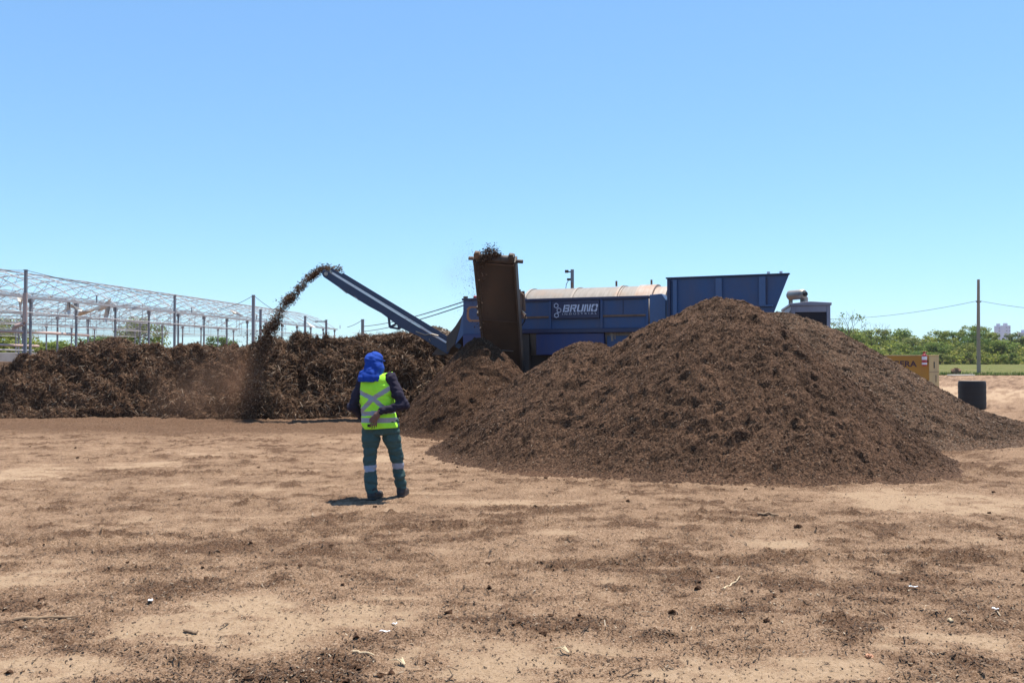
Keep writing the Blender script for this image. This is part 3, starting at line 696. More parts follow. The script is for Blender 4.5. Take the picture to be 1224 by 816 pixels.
# ---- rising discharge conveyor (in world space, then into the machine's frame)
Ta, Ha = P(534, 412.5, 23.45), P(391, 325.5, 23.3)
d_ = Vector(Ha - Ta); LC = d_.length; d_.normalize()
w_ = d_.cross(Vector((0, 0, 1))).normalized()
if w_.y < 0: w_ = -w_
n_ = w_.cross(d_).normalized()
if n_.z < 0: n_ = -n_
Ta = Vector(Ta)
conv = MB()
def cprism(poly, v0, v1, name, mat, parent=mac, bevel=0.0):
    m_ = MB(); m_.prism(poly, Ta + w_ * v0, d_, n_, w_ * (v1 - v0)); return m_.build(name, mat, parent, bevel, world=True)
th_ = [(LC + .13, -.03), (LC + .10, -.11), (LC + .02, -.155), (LC - .25, -.17), (LC * .80, -.20), (LC * .62, -.20), (LC * .52, -.18), (LC * .46, -.20), (LC * .34, -.25), (LC * .2, -.19), (-.15, -.20), (-.15, .02), (LC, .03), (LC + .1, .03)]
cf = cprism(th_, 0.0, .05, 'conveyor_frame', M['conv_blue'], bevel=.006)
cprism(th_, .75, .80, 'conveyor_frame', M['conv_blue'], bevel=.006)
for v0, v1 in ((-.012, .03), (.77, .812)):
    cprism([(.05, .034), (LC - .12, .034), (LC - .12, .085), (.05, .085)], v0, v1, 'white_stripe_rail', M['white'])
for v0, v1 in ((.0, .03), (.77, .80)):
    cprism([(-.35, .088), (LC - .06, .088), (LC - .06, .17), (LC - .36, .175), (LC - .37, .215), (.3, .225), (-.35, .22)], v0, v1, 'side_skirt', M['conv_blue'], bevel=.004)
cprism([(-.1, .0), (LC, .0), (LC, .025), (-.1, .025)], .06, .74, 'belt', M['rubber'])
cprism([(-.1, -.18), (LC, -.12), (LC, -.10), (-.1, -.16)], .06, .74, 'belt', M['rubber'])
m_ = MB(); pc = Ta + d_ * LC + n_ * (-.05); m_.tube([pc + w_ * .055, pc + w_ * .745], .11, 20); m_.build('head_drum', M['dark'], mac, smooth=True, world=True)
m_ = MB(); m_.tube([pc + w_ * -.05, pc + w_ * -.004], .05, 14); m_.build('bearing', M['steel'], mac, smooth=True, world=True)
for s0, s1, nn in ((LC * .80, LC * .88, -.24), (LC * .70, LC * .745, -.235)):
    cprism([(s0, nn + .02), (s1, nn + .055), (s1, nn + .075), (s0, nn + .04)], -.02, -.003, 'belt_tensioner', M['steel'])
for s in (0.5, 1.15, 1.8, 2.45, 3.1, 3.75):
    cprism([(s - .02, -.16), (s + .02, -.16), (s + .02, -.01), (s - .02, -.01)], -.014, -.002, 'frame_rib', M['conv_blue'])
    m_ = MB(); q = Ta + d_ * s + n_ * (-.03); m_.tube([q + w_ * .06, q + w_ * .74], .035, 10); m_.build('roller', M['dark'], mac, world=True)
# support knuckle under the conveyor
def W(px, py, Y): return Vector(P(px, py, Y))
m_ = MB(); m_.tube([W(462, 376, 23.5), W(470, 377, 23.5)], .055, 10); m_.tube([W(464.5, 378, 23.5), W(466, 391, 23.5)], .035, 8); m_.tube([W(466, 391, 23.5), W(475, 386, 23.5), W(478, 379, 23.5)], .03, 8); m_.tube([W(476.5, 379, 23.5), W(477.5, 393, 23.5)], .05, 8)
m_.tube([W(466, 391, 23.5), W(478, 393, 23.5)], .03, 8); m_.build('support_knuckle', M['conv_blue'], mac, world=True)
m_ = MB(); m_.tube([W(497, 396, 23.4), W(508, 400, 23.4), W(516, 399, 23.4), W(524, 401, 23.4)], .018, 6); m_.tube([W(514, 400, 23.5), W(513, 406, 23.4), W(517, 410, 23.5), W(521, 409, 23.5)], .014, 6); m_.build('hydraulic_hose', M['steel'], mac, world=True)
m_ = MB(); m_.tube([W(514, 399, 23.4), W(519, 398.5, 23.5)], .03, 8); m_.build('hydraulic_valve', M['white'], mac, world=True)

# ---- steep fines conveyor seen from below
Bc, Tc = Vector(P(602, 440, 22.3)), Vector(P(591, 311, 20.15))
d2 = (Tc - Bc); L2 = d2.length; d2.normalize()
w2 = Vector((.965, -.26, 0)); w2 = (w2 - d2 * w2.dot(d2)).normalized(); n2_ = d2.cross(w2).normalized()
if n2_.y > 0: n2_ = -n2_
hw = .515
def c2(s0, s1, a0, a1, q0, q1, name, mat, bevel=0.0, parent=mac):
    m_ = MB(); m_.prism([(s0, a0), (s1, a0), (s1, a1), (s0, a1)], Bc + n2_ * q0, d2, w2, n2_ * (q1 - q0)); return m_.build(name, mat, parent, bevel, world=True)
c2(L2 * .47, L2 - .10, -hw + .05, hw - .05, .0, .03, 'under_plate', M['chute'], .004)
c2(-.6, L2 * .462, -hw + .05, hw - .05, -.02, .012, 'under_plate', M['chute_low'], .004)
for a0, a1 in ((-hw, -hw + .047), (hw - .047, hw)):
    c2(-.6, L2 + .02, a0, a1, -.20, .06, 'side_rail', M['dark'], .006)
c2(L2 * .463, L2 * .469, -hw + .05, hw - .05, .0, .034, 'plate_lip', M['dark'])
c2(L2 - .105, L2 - .092, -hw + .3, hw - .05, .0, .036, 'plate_lip', M['rusty'])
c2(.62, .635, -.05, .3, .012, .03, 'plate_lip', M['steel'])
c2(-.6, L2, -hw + .06, hw - .06, -.16, -.13, 'belt', M['rubber'])
for a0, a1 in ((-hw + .09, -hw + .115), (hw - .115, hw - .09)):
    c2(L2 * .47, L2 - .12, a0, a1, .03, .045, 'stiffener', M['chute'])
m_ = MB(); q = Tc + n2_ * (-.06); m_.tube([q - w2 * (hw - .06), q + w2 * (hw - .06)], .10, 24); m_.build('head_drum', M['dark'], mac, smooth=True, world=True)
m_ = MB(); q = Tc + n2_ * (-.06) + d2 * -.03; m_.tube([q - w2 * (hw + .13), q - w2 * (hw + .002)], .045, 12); m_.build('drum_shaft', M['rusty'], mac, world=True)
m_ = MB(); m_.tube([q + w2 * (hw + .002), q + w2 * (hw + .16)], .045, 12); m_.build('drum_shaft', M['dark'], mac, world=True)
for sgn in (-1, 1):
    m_ = MB(); c_ = Tc + w2 * sgn * (hw - .10) + d2 * .10 + n2_ * (-.02)
    A_ = Matrix((w2, n2_, d2)).transposed().to_4x4(); A_.translation = c_
    m_.box((0, 0, 0), (.15, .16, .13), A_); m_.box((0, 0.02, .085), (.11, .10, .05), A_); m_.build('bearing_block', M['rusty'] if sgn < 0 else M['dark'], mac, .02, world=True)
c2(L2 * .50, L2 * .53, -hw - .05, -hw - .003, -.1, .05, 'hinge_lug', M['dark'], .01)
c2(L2 * .56, L2 * .585, -hw - .04, -hw - .003, -.1, .05, 'hinge_lug', M['dark'], .01)
# rusty hinge and ram beside it
m_ = MB(); m_.tube([W(620.5, 346, 22.0), W(622, 362, 22.0), W(621, 392, 22.1), W(624, 430, 22.1)], .045, 8); m_.build('hydraulic_ram', M['rusty'], mac, world=True)
m_ = MB(); m_.tube([W(625, 348, 22.1), W(626.5, 372, 22.1)], .05, 8); m_.tube([W(623, 371, 22.05), W(628, 381, 22.0)], .04, 8); m_.tube([W(619, 347, 22.0), W(626, 353, 22.0)], .03, 8); m_.build('hinge_arm', M['rusty'], mac, world=True)
m_ = MB(); m_.tube([W(624.5, 372, 21.9), W(628.5, 376, 21.8), W(627, 384, 21.85), W(623, 390, 21.95)], .016, 6); m_.build('hydraulic_hose', M['black'], mac, world=True)
# clump of compost leaving the steep conveyor
def bitscloud(name, mat, pts, L, Wd, **pr):
    n = len(pts); nr_ = RNG.normal(0, 1, (n, 3)); nr_ /= np.linalg.norm(nr_, axis=1)[:, None]
    V, F = strips(np.asarray(pts, float), nr_, L, Wd, .25, .4)
    return link(name, np_mesh(name, V, F, [mat]), kind='stuff', **pr)
cl = []
for px, py, r, k in ((582, 303, .13, 420), (588, 302, .15, 480), (593, 304, .09, 240), (578, 309, .11, 260), (597, 306, .07, 120), (574, 315, .09, 140)):
    c_ = P(px, py, 20.1); cl.append(c_ + RNG.normal(0, r * .55, (k, 3)))
ft = P(575, 310, 19.9)
fall = np.stack([ft[0] + RNG.normal(0, .10, 500), ft[1] - .25 + RNG.normal(0, .12, 500), RNG.uniform(qk[2] + .1, ft[2], 500)], -1)
cl.append(fall[::3])
bitscloud('falling_compost', M['chips'], np.concatenate(cl), (.012, .05), (.008, .03), label='clump of compost spilling off the head of the steep conveyor', cat='falling compost')
# stream off the rising conveyor
Hp = Ta + d_ * (LC + .02) + n_ * .12 + w_ * .4
dirh = Vector((d_.x, d_.y, 0)).normalized()
n = 17000; dr_ = np.where(RNG.random(n) < .60, 2.3 * RNG.random(n) ** 1.25, RNG.uniform(1.6, 4.4, n))   # drop below the head
xb = (-.095 + np.sqrt(.009 + 4 * .561 * dr_)) / (2 * .561); xh = np.where(xb < 1.7, xb, 1.7 + .55 * (1 - np.exp(-(xb - 1.7) / .55)))
sp = .026 + .036 * dr_ + .05 * np.maximum(0, fbm(dr_ * 5, dr_ * 0, 1.0, 2, 905) - .5)
cl_ = fbm(dr_ * 7, dr_ * 0, 1.0, 3, 901) - .5
st = np.stack([Hp.x + dirh.x * xh + RNG.normal(0, 1, n) * sp, Hp.y + dirh.y * xh + RNG.normal(0, 1, n) * (sp + .10), Hp.z + .03 - dr_ + RNG.normal(0, 1, n) * .05 + cl_ * .16], -1)
st = st[RNG.random(n) < .35 + 1.3 * np.clip(fbm(dr_ * 6, dr_ * 0, 1.0, 2, 911) - .25, 0, 1)]
far = np.stack([Hp.x + dirh.x * RNG.uniform(-.3, .35, 500), Hp.y + RNG.normal(0, .2, 500), Hp.z + RNG.normal(0.02, .05, 500)], -1)
st = st[(st[:, 2] > h_wind(st[:, 0], st[:, 1]) - .05) & (st[:, 2] > .03)]
bitscloud('falling_mulch', M['strands'], np.concatenate([st, far]), (.015, .085), (.008, .032), label='arching stream of dark mulch thrown off the rising conveyor onto the windrow', cat='falling mulch')
ld = P(300, 410, 25.3)
tr = np.stack([RNG.normal(ld[0] + .05, .26, 1500), RNG.normal(24.6, .35, 1500), 0.1 + 2.3 * RNG.random(1500)], -1)
tr = tr[:700]; tr = tr[tr[:, 2] > h_wind(tr[:, 0], tr[:, 1])]
bitscloud('flying_bits', M['shreds'], tr, (.01, .05), (.008, .03), label='thin shower of mulch bits in front of the windrow where the stream lands', cat='falling mulch')
sx = RNG.uniform(535, 566, 700); sx = 566 - (566 - sx) * RNG.random(700)
sy = 300 + 75 * RNG.random(700) + RNG.normal(0, 8, 700)
pts = np.array([P(a, c, 20 + RNG.normal(0, .4)) for a, c in zip(sx, sy)])
bitscloud('blown_dust', M['chips'], pts, (.006, .022), (.005, .016), label='specks of compost dust blown off the head of the steep conveyor', cat='dust')

# ------------------------------------------------------------------ generator cabinet behind the hopper
gen = thing('generator', 'grey power cabinet with dark grille and silver exhaust muffler beyond the hopper', 'generator', (7.2, 22.0, 0), R(-13))
b_ = MB(); b_.bb(0, .96, .06, 2.7, 1.0, 3.03); b_.build('cabinet', M['gen'], gen, .02)
b_ = MB(); b_.prism([(-.03, 3.032), (.99, 3.032), (.99, 3.10), (.48, 3.135), (-.03, 3.09)], (0, -.03, 0), (1, 0, 0), (0, 0, 1), (0, 2.78, 0)); b_.build('roof', M['gen'], gen, .008)
b_ = MB()
b_.bb(0, .10, 0, .058, 1.0, 3.03); b_.bb(.87, .96, 0, .058, 1.0, 3.03); b_.bb(.102, .868, 0, .058, 2.86, 3.03); b_.bb(.102, .868, 0, .058, 1.0, 1.15); b_.build('front_frame', M['gen'], gen, .008)
b_ = MB(); b_.bb(.102, .868, .03, .057, 1.152, 2.858)
for k in range(26): b_.bb(.104, .866, .012, .029, 1.17 + k * .065, 1.17 + k * .065 + .03)
b_.build('grille', M['grille'], gen)
for k, (y0, y1) in enumerate(((.14, .9), (.96, 1.75), (1.8, 2.62))):
    b_ = MB(); b_.bb(-.02, -.003, y0, y1, 1.1, 2.92); dr = b_.build('side_door', M['gen'], gen, .006)
    b_ = MB(); b_.bb(-.045, -.022, y0 + .1, y0 + .18, 2.5, 2.75); b_.build('door_handle', M['black'], dr, .005)
b_ = MB(); b_.bb(.05, .91, .1, 2.65, .18, .998); b_.bb(-.05, .12, .2, .5, -.03, .178); b_.bb(.84, 1.0, .2, .5, -.03, .178); b_.bb(-.05, .12, 2.2, 2.5, -.03, .178); b_.bb(.84, 1.0, 2.2, 2.5, -.03, .178); b_.build('skid_frame', M['dark'], gen, .01)
Mm = Matrix.Translation((.28, .28, 3.34)) @ Matrix.Rotation(R(38), 4, 'Z') @ Matrix.Rotation(R(-90), 4, 'X')
b_ = MB(); b_.lathe([(.02, -.12), (.10, -.115), (.125, -.08), (.13, 0), (.13, .40), (.10, .44), (.02, .445)], 32, Mm); b_.build('muffler', M['steel'], gen, smooth=True)
b_ = MB(); b_.lathe([(.055, -.18), (.055, -.118)], 16, Matrix.Translation((.10, 0, -.05)) @ Mm if False else Mm); b_.build('exhaust_outlet', M['black'], gen)
b_ = MB(); b_.lathe([(.10, 0), (.10, .12), (.085, .16)], 20, Matrix.Translation((.36, .36, 3.12))); b_.build('exhaust_pipe', M['steel'], gen, smooth=True)
b_ = MB(); b_.bb(.0, .10, .62, .70, 3.1, 3.23); b_.build('muffler_bracket', M['steel'], gen)

# ------------------------------------------------------------------ ochre generator box, extinguisher, barrel
cY = 36.0; cc = P(1110, 424.5, cY)
box = thing('generator', 'ochre yellow metal generator box half hidden behind the pale heap', 'generator', (cc[0], cY, 0), R(-42))
Hb = cc[2]
b_ = MB(); b_.bb(-2.9, 0, 0.0, 1.40, .12, Hb - .03); b_.build('cabinet', M['yellow'], box, .015)
b_ = MB(); b_.bb(-2.92, .02, -.02, 1.42, Hb - .028, Hb + .01); b_.build('roof', M['yellow_side'], box, .008)
b_ = MB(); b_.bb(.003, .02, .02, 1.38, .14, Hb - .04); sp_ = b_.build('end_panel', M['yellow_side'], box, .004)
b_ = MB(); b_.bb(.021, .04, .62, .72, Hb - .55, Hb - .28); b_.build('latch', M['black'], sp_)
b_ = MB(); b_.bb(.021, .036, .88, .94, Hb - 1.15, Hb - .85); b_.build('latch', M['black'], sp_)
b_ = MB(); b_.bb(.0205, .028, .02, 1.38, Hb - .72, Hb - .70); b_.build('panel_seam', M['rusty'], sp_)
b_ = MB(); b_.bb(-2.9, 0, .1, .25, -.03, .118); b_.bb(-2.9, 0, 1.15, 1.3, -.03, .118); b_.build('skid', M['dark'], box)
t_ = text_mesh('LOCAGERA', .34, 1.05, M['lettdark'], box, 'lettering', (-2.50, -.006, Hb - .48), (R(90), 0, 0), ext=.003, bold=.012)
t_.scale.x = 2.02 / t_.dimensions.x
ex = thing('fire_extinguisher', 'red fire extinguisher with white labels on the corner of the ochre box', 'fire extinguisher', (cc[0], cY, 0), R(-42))
Me = Matrix.Translation((-.13, -.13, Hb - .45))
b_ = MB(); b_.lathe([(.08, 0), (.10, .02), (.10, .42), (.08, .48), (.03, .52)], 20, Me); b_.build('cylinder', M['red'], ex, smooth=True)
b_ = MB(); b_.lathe([(.1015, .06), (.1015, .14)], 20, Me); b_.build('label_band', M['white'], ex, smooth=True)
b_ = MB(); b_.lathe([(.1015, .26), (.1015, .40)], 20, Me); b_.build('label_band', M['white'], ex, smooth=True)
b_ = MB(); b_.box((-.13, -.13, Hb + .09), (.07, .06, .07)); b_.box((-.10, -.13, Hb + .135), (.18, .03, .02)); b_.build('valve', M['red'], ex, .006)
b_ = MB(); b_.bb(-.25, -.01, -.012, -.003, Hb - .30, Hb - .2); b_.build('bracket', M['dark'], ex)

gb = G(1162, 489); bx = P(1160.5, 489, gb[1])
br = thing('barrel', 'black plastic barrel standing at the foot of the pale heap', 'barrel', (bx[0] + .27, gb[1] + .42, 0))
zt_ = P(1160, 456.0, gb[1] + .1)[2]
pr = [(.40, 0), (.415, .03)]
for k in range(9): pr += [(.415 + .006 * (k % 2), .08 + k * (zt_ - .16) / 8), (.415 + .006 * (k % 2), .10 + k * (zt_ - .16) / 8)]
pr += [(.415, zt_ - .03), (.39, zt_)]
b_ = MB(); b_.lathe(pr, 40); b_.build('body', M['black'], br, smooth=True)
b_ = MB(); b_.lathe([(.385, zt_ + .002), (.405, zt_ + .004), (.405, zt_ + .02), (.37, zt_ + .022), (.36, zt_ + .012)], 40); b_.build('lid', M['lid'], br, smooth=True)
# ------------------------------------------------------------------ poles and wires
gp = G(1170, 446.5)
pole = thing('utility_pole', 'tall bare brown utility pole standing on the grass at right', 'utility pole', (gp[0], gp[1], 0))
ztop = P(1171, 334, gp[1])[2]
b_ = MB(); b_.tube([(0, 0, -.3), (.0, 0, ztop * .5), (.06, 0, ztop)], .20, 14, .13); b_.build('shaft', M['polewood'], pole, smooth=True)
zi = P(1170, 361, gp[1])[2]
for sx in (-.22, .22):
    b_ = MB(); b_.tube([(sx * .4, -.1, zi), (sx, -.1, zi)], .03, 6); b_.lathe([(.05, 0), (.07, .05), (.04, .12)], 10, Matrix.Translation((sx, -.1, zi))); b_.build('insulator', M['dark'], pole)
def sag(a, b, s, n=14):
    a, b = Vector(a), Vector(b)
    return [a.lerp(b, t / n) - Vector((0, 0, s * 4 * (t / n) * (1 - t / n))) for t in range(n + 1)]
def wire(name, label, a, b, s, r, cat='overhead wire', group=None):
    m_ = MB(); m_.tube(sag(a, b, s), r, 5); return m_.build(name, M['wire'], None, label=label, cat=cat, group=group)
pa = (gp[0] - .22, gp[1] - .1, zi + .1); pb = (gp[0] + .22, gp[1] - .1, zi + .1)
wire('overhead_wire', 'thin wire running left from the tall brown pole above the trees', pa, P(985, 381, 120), .5, .022)
wire('overhead_wire', 'thin wire running off to the right of the tall brown pole', pb, P(1330, 372, 90), .4, .022)

def post(px, ptop, Y, r, label, mat='galv_dark', arm=None):
    b = P(px, ptop, Y); o = thing('metal_post', label, 'post', (b[0], Y, 0))
    m_ = MB(); m_.bb(-r, r, -r, r, -.1, b[2]); m_.build('shaft', M[mat], o, .006)
    m_ = MB(); m_.bb(-r - .012, r + .012, -r - .012, r + .012, b[2] + .002, b[2] + .02); m_.build('cap', M[mat], o)
    if arm:
        m_ = MB(); m_.bb(-arm, -r - .002, -.03, .03, b[2] - .12, b[2] - .06); m_.bb(-arm - .2, -arm - .003, -.06, .06, b[2] - .13, b[2] - .05); m_.build('arm', M[mat], o)
    return b
t1 = post(31, 323, 30.2, .045, 'tallest grey steel post at the left edge before the greenhouse frame')
t2 = post(209, 353.5, 41.6, .05, 'grey steel post rising above the middle of the greenhouse frame')
t3 = post(303, 353, 47, .075, 'tall grey post with stay wires left of the falling mulch')
t4 = post(311.5, 370, 50, .065, 'shorter grey post just right of the post with stay wires')
t5 = post(364.8, 378, 52, .06, 'slim grey post just right of the falling mulch stream')
t6 = post(390, 382.5, 54, .06, 'grey lamp post with a short arm beneath the conveyor head', arm=.5)
t7 = post(433.5, 382, 46, .075, 'lone grey post carrying wires, standing under the rising conveyor')
wire('overhead_wire', 'cable linking the tops of the two grey posts over the greenhouse', t1, t2, .15, .010)
wire('overhead_wire', 'cable running left out of view from the tallest grey post', t1, P(-60, 311, 26), .1, .010)
wire('stay_wire', 'stay wire sloping down left from the tall post by the mulch stream', t3, P(262, 370, 47), .1, .014)
wire('stay_wire', 'stay wire sloping down right from the tall post by the mulch stream', t3, P(345, 380, 50), .1, .014)
wire('overhead_wire', 'cable running from the slim post to the lamp post', t5, t6, .2, .012)
wire('stay_wire', 'stay wire sloping left from the lone post under the conveyor', t7, P(415, 391, 46), .05, .014)
wire('overhead_wire', 'upper of the two wires reaching the left end of the trommel', P(554, 360.5, 23.3), P(433.6, 390, 46), .12, .016)
wire('overhead_wire', 'lower of the two wires reaching the left end of the trommel', P(554, 365, 23.3), P(433.6, 396, 46), .12, .016)
# lamp mast behind the drum
mb_ = P(684, 322, 29); ms = thing('lamp_mast', 'short grey mast with a small floodlight behind the screening drum', 'lamp mast', (mb_[0], 29, 0))
m_ = MB(); m_.bb(-.055, .055, -.055, .055, -.05, mb_[2]); m_.build('shaft', M['galv_dark'], ms, .01)
m_ = MB(); m_.bb(-.14, -.057, -.02, .02, mb_[2] - .10, mb_[2] - .06); m_.box((-.19, -.02, mb_[2] - .07), (.12, .14, .09)); m_.build('floodlight', M['dark'], ms, .01)
m_ = MB(); m_.box((-.12, 0, mb_[2] - .34), (.12, .1, .07)); m_.tube([(-.12, 0, mb_[2] - .36), (-.2, 0, mb_[2] - .5), (-.24, 0, mb_[2] - .8), (-.2, 0, mb_[2] - 1.2)], .012, 6); m_.build('junction_box', M['dark'], ms)

# ------------------------------------------------------------------ greenhouse frame without its cover
ang = math.atan2(-2.3, 21.2)          # the long direction leans slightly to the right as it recedes
gx0, gy0 = P(0, 349.5, 29.6)[0], 29.6
gh = thing('greenhouse_frame', 'long bare steel greenhouse skeleton with arches and torn plastic behind the windrow', 'greenhouse', (gx0, gy0, 0), ang)
zg = P(0, 349.5, 29.6)[2]; SP = 2.72; NB = 14; SPAN = 8.2; RISE = 1.35; Y0 = -2.0 * SP + 1.6
ys = [Y0 + k * SP for k in range(NB + 2)]
def share(name, o, parent, loc):
    c = o.copy(); COL.objects.link(c); c.parent = parent; c.location = loc; return c
m_ = MB(); m_.bb(-.036, .036, -.036, .036, -.1, zg - .11); m_.bb(-.07, .07, -.06, .06, zg - .26, zg - .112); p0 = m_.build('post', M['galv_dark'], gh, .006)
first = True
for j in range(4):
    for k, y in enumerate(ys):
        if j == 3 and k % 2: continue
        if first: p0.location = (-j * SPAN, y, 0); first = False
        else: share('post', p0, gh, (-j * SPAN, y, 0))
for j in range(4):
    m_ = MB(); m_.bb(-j * SPAN - .06, -j * SPAN + .06, ys[0] - .6, ys[-1] + .6, zg - .10, zg - .02); m_.build('gutter_beam', M['galv'], gh)
    m_ = MB(); m_.tube([(-j * SPAN + .1, ys[0], zg - .62), (-j * SPAN + .1, ys[-1], zg - .62)], .02, 6); m_.build('wire_rail', M['galv'], gh)
# arch truss: top chord, lower chord, lattice
def arch_pts(n=22, drop=0.0):
    return [(-SPAN * t / n, 0, zg + (RISE - drop) * math.sin(math.pi * t / n) ** .85 - (0 if drop else 0)) for t in range(n + 1)]
m_ = MB(); m_.tube(arch_pts(), .020, 6)
lo = [(-SPAN * t / 22, 0, zg - .05 + .55 * math.sin(math.pi * t / 22)) for t in range(23)]
m_.tube(lo, .012, 5); up = arch_pts()
for k in range(1, 22, 4):
    m_.tube([lo[k], up[k + 2 if k < 20 else k]], .008, 4); m_.tube([lo[k], up[k - 1]], .008, 4)
m_.tube([(0, 0, zg - .6), (-SPAN, 0, zg - .6)], .014, 5)
for k in (5, 11, 17): m_.tube([lo[k], (lo[k][0], 0, zg - .6)], .014, 4)
a0 = m_.build('arch', M['galv'], gh); first = True
for j in range(3):
    for k, y in enumerate(ys):
        if first: a0.location = (-j * SPAN, y, 0); first = False
        else: share('arch', a0, gh, (-j * SPAN, y, 0))
m_ = MB(); m_.tube(arch_pts(18), .013, 5); a1 = m_.build('hoop', M['galv'], gh); first = True
for j in range(3):
    for k, y in enumerate(ys[:-1]):
        if first: a1.location = (-j * SPAN, y + SP / 2, 0); first = False
        else: share('hoop', a1, gh, (-j * SPAN, y + SP / 2, 0))
for j in range(3):
    for t in (4, 11, 18):
        q = up[t]; m_ = MB(); m_.tube([(q[0] - j * SPAN, ys[0] - .5, q[2] + .02), (q[0] - j * SPAN, ys[-1] + .5, q[2] + .02)], .014, 5); m_.build('purlin', M['galv'], gh)
    m_ = MB()
    for k in range(0, len(ys) - 1):
        for (ta, tb) in ((1, 9), (9, 1), (13, 21), (21, 13)):
            A_, B_ = up[ta], up[tb]; m_.tube([(A_[0] - j * SPAN, ys[k], A_[2]), ((A_[0] + B_[0]) / 2 - j * SPAN, (ys[k] + ys[k + 1]) / 2, (A_[2] + B_[2]) / 2 + .18), (B_[0] - j * SPAN, ys[k + 1], B_[2])], .011, 4)
    m_.build('cross_bracing', M['galv'], gh)
for k in range(0, len(ys), 3):
    m_ = MB(); m_.bb(-.02, .02, ys[k] + SP / 2 - .02, ys[k] + SP / 2 + .02, zg + .03, zg + .3); m_.build('bracket', M['galv_dark'], gh)
# torn cover hanging from the frame
def torn(poly, Y, th=.004):
    pts = [Vector(P(a, c, Y + .25 * math.sin(k * 2.1))) for k, (a, c) in enumerate(poly)]
    m_ = MB(); n = len(pts); c_ = sum(pts, Vector()) / n
    off = Vector((0, th, 0)); V = pts + [c_ + Vector((0, .12, -.05))]
    m_.add(V, [(i, (i + 1) % n, n) for i in range(n)]); o = m_.build('torn_film', M['film'], gh, world=True)
    s_ = o.modifiers.new('solid', 'SOLIDIFY'); s_.thickness = th
    return o
torn([(108, 369), (126, 363), (133, 356), (131, 366), (122, 371), (112, 370), (98, 375), (90, 380), (95, 373)], 36.5)
torn([(80, 361), (84, 358), (85, 374), (82, 376), (79, 372)], 33.3)
torn([(84, 363), (99, 370), (97, 372), (90, 369), (85, 367)], 33.6)
torn([(126, 368), (132, 366), (131, 374), (127, 387), (124, 379)], 36.2)
torn([(20, 354), (27, 352), (28, 357), (25, 360), (24, 374), (22, 360)], 30.9)
torn([(274, 370), (282, 373), (291, 377), (288, 378), (279, 375)], 47.5)
torn([(366, 384), (374, 389), (378, 392), (370, 389)], 58)
m_ = MB(); m_.tube([P(-40, 394, 28.5), P(60, 398, 32.5), P(106, 400.6, 35)], .055, 8); m_.build('drain_pipe', M['pipe'], gh, world=True)
m_ = MB(); m_.tube([P(17, 396, 29.9), P(17, 391, 29.9), P(19, 389.5, 29.9), P(28, 387.5, 29.9), P(30, 385, 29.9), P(30, 350, 29.9)], .075, 10); m_.build('drain_pipe', M['pipe'], gh, world=True)
m_ = MB(); m_.tube([P(-40, 410.5, 28.2), P(46, 413.6, 32.5)], .045, 8); m_.build('drain_pipe', M['pipe'], gh, world=True)
m_ = MB(); m_.tube([P(-40, 417.2, 30), P(40, 418.6, 35)], .03, 8); m_.build('drain_pipe', M['galv'], gh, world=True)

# low bank and pale wall at the far left
gl = P(5, 424, 60)
b_ = MB(); b_.bb(-26, 6, 0, .25, -.1, P(10, 421.3, 62)[2]); w0 = b_.build('wall', M['concrete'], None, .02, label='low pale wall glimpsed under the greenhouse at the left edge', cat='wall'); w0.location = (P(10, 421, 62)[0], 62, 0)
def h_bank(x, y): return rough(x, y, skirt(cone(x, y, P(-5, 430, 40)[0], 40, 1.75, 9, 3, 3), .3), 501, .5)
heap('earth_bank', h_bank, -34, -15, 36.5, 43.5, .12, M['compost_pale'], 'low bank of brown earth behind the left end of the windrow', 'earth bank')

# ------------------------------------------------------------------ grass, scrub belt
gy_a = 80.0; gy_b = 235.0
xs = np.linspace(-10, 260, 420); yy_ = np.concatenate([np.linspace(0, 8, 26), np.geomspace(9, gy_b - gy_a, 50)])
XX, YY = np.meshgrid(xs, yy_, indexing='ij')
edge = 5.5 * (fbm(XX, XX * 0, .22, 4, 601) - .5) + 2.0 * (fbm(XX, XX * 0, 1.3, 2, 605) - .5)
YW = gy_a + YY + edge * np.exp(-YY / 10)
ZW = .03 + .22 * np.clip(YY / 14, 0, 1) * (fbm(XX, YW, .5, 3, 611)) + .02
I = np.arange(XX.size).reshape(XX.shape)
F = np.stack([I[:-1, :-1], I[1:, :-1], I[1:, 1:], I[:-1, 1:]], -1).reshape(-1, 4)
m, nt, b = nmat('mown_grass'); co = objco(nt)
g1 = noise(nt, co, .12, 5, .7); g2 = noise(nt, co, 2.5, 4, .7)
c = ramp(nt, g1, ka([(.3, (.20, .185, .075)), (.5, (.15, .165, .055)), (.7, (.24, .20, .10))]))
c = mixc(nt, 1.0, c, ramp(nt, g2, [(.3, .65), (.7, 1.25)]), 'MULTIPLY')
nt.links.new(c, b.inputs['Base Color']); b.inputs['Roughness'].default_value = 1.0; b.inputs['Specular IOR Level'].default_value = .05
bump(nt, b, g2, .8, .2); M['lawn'] = m
link('grass_field', np_mesh('grass_field', np.stack([XX, YW, ZW], -1).reshape(-1, 3), F, [m], True), kind='structure')
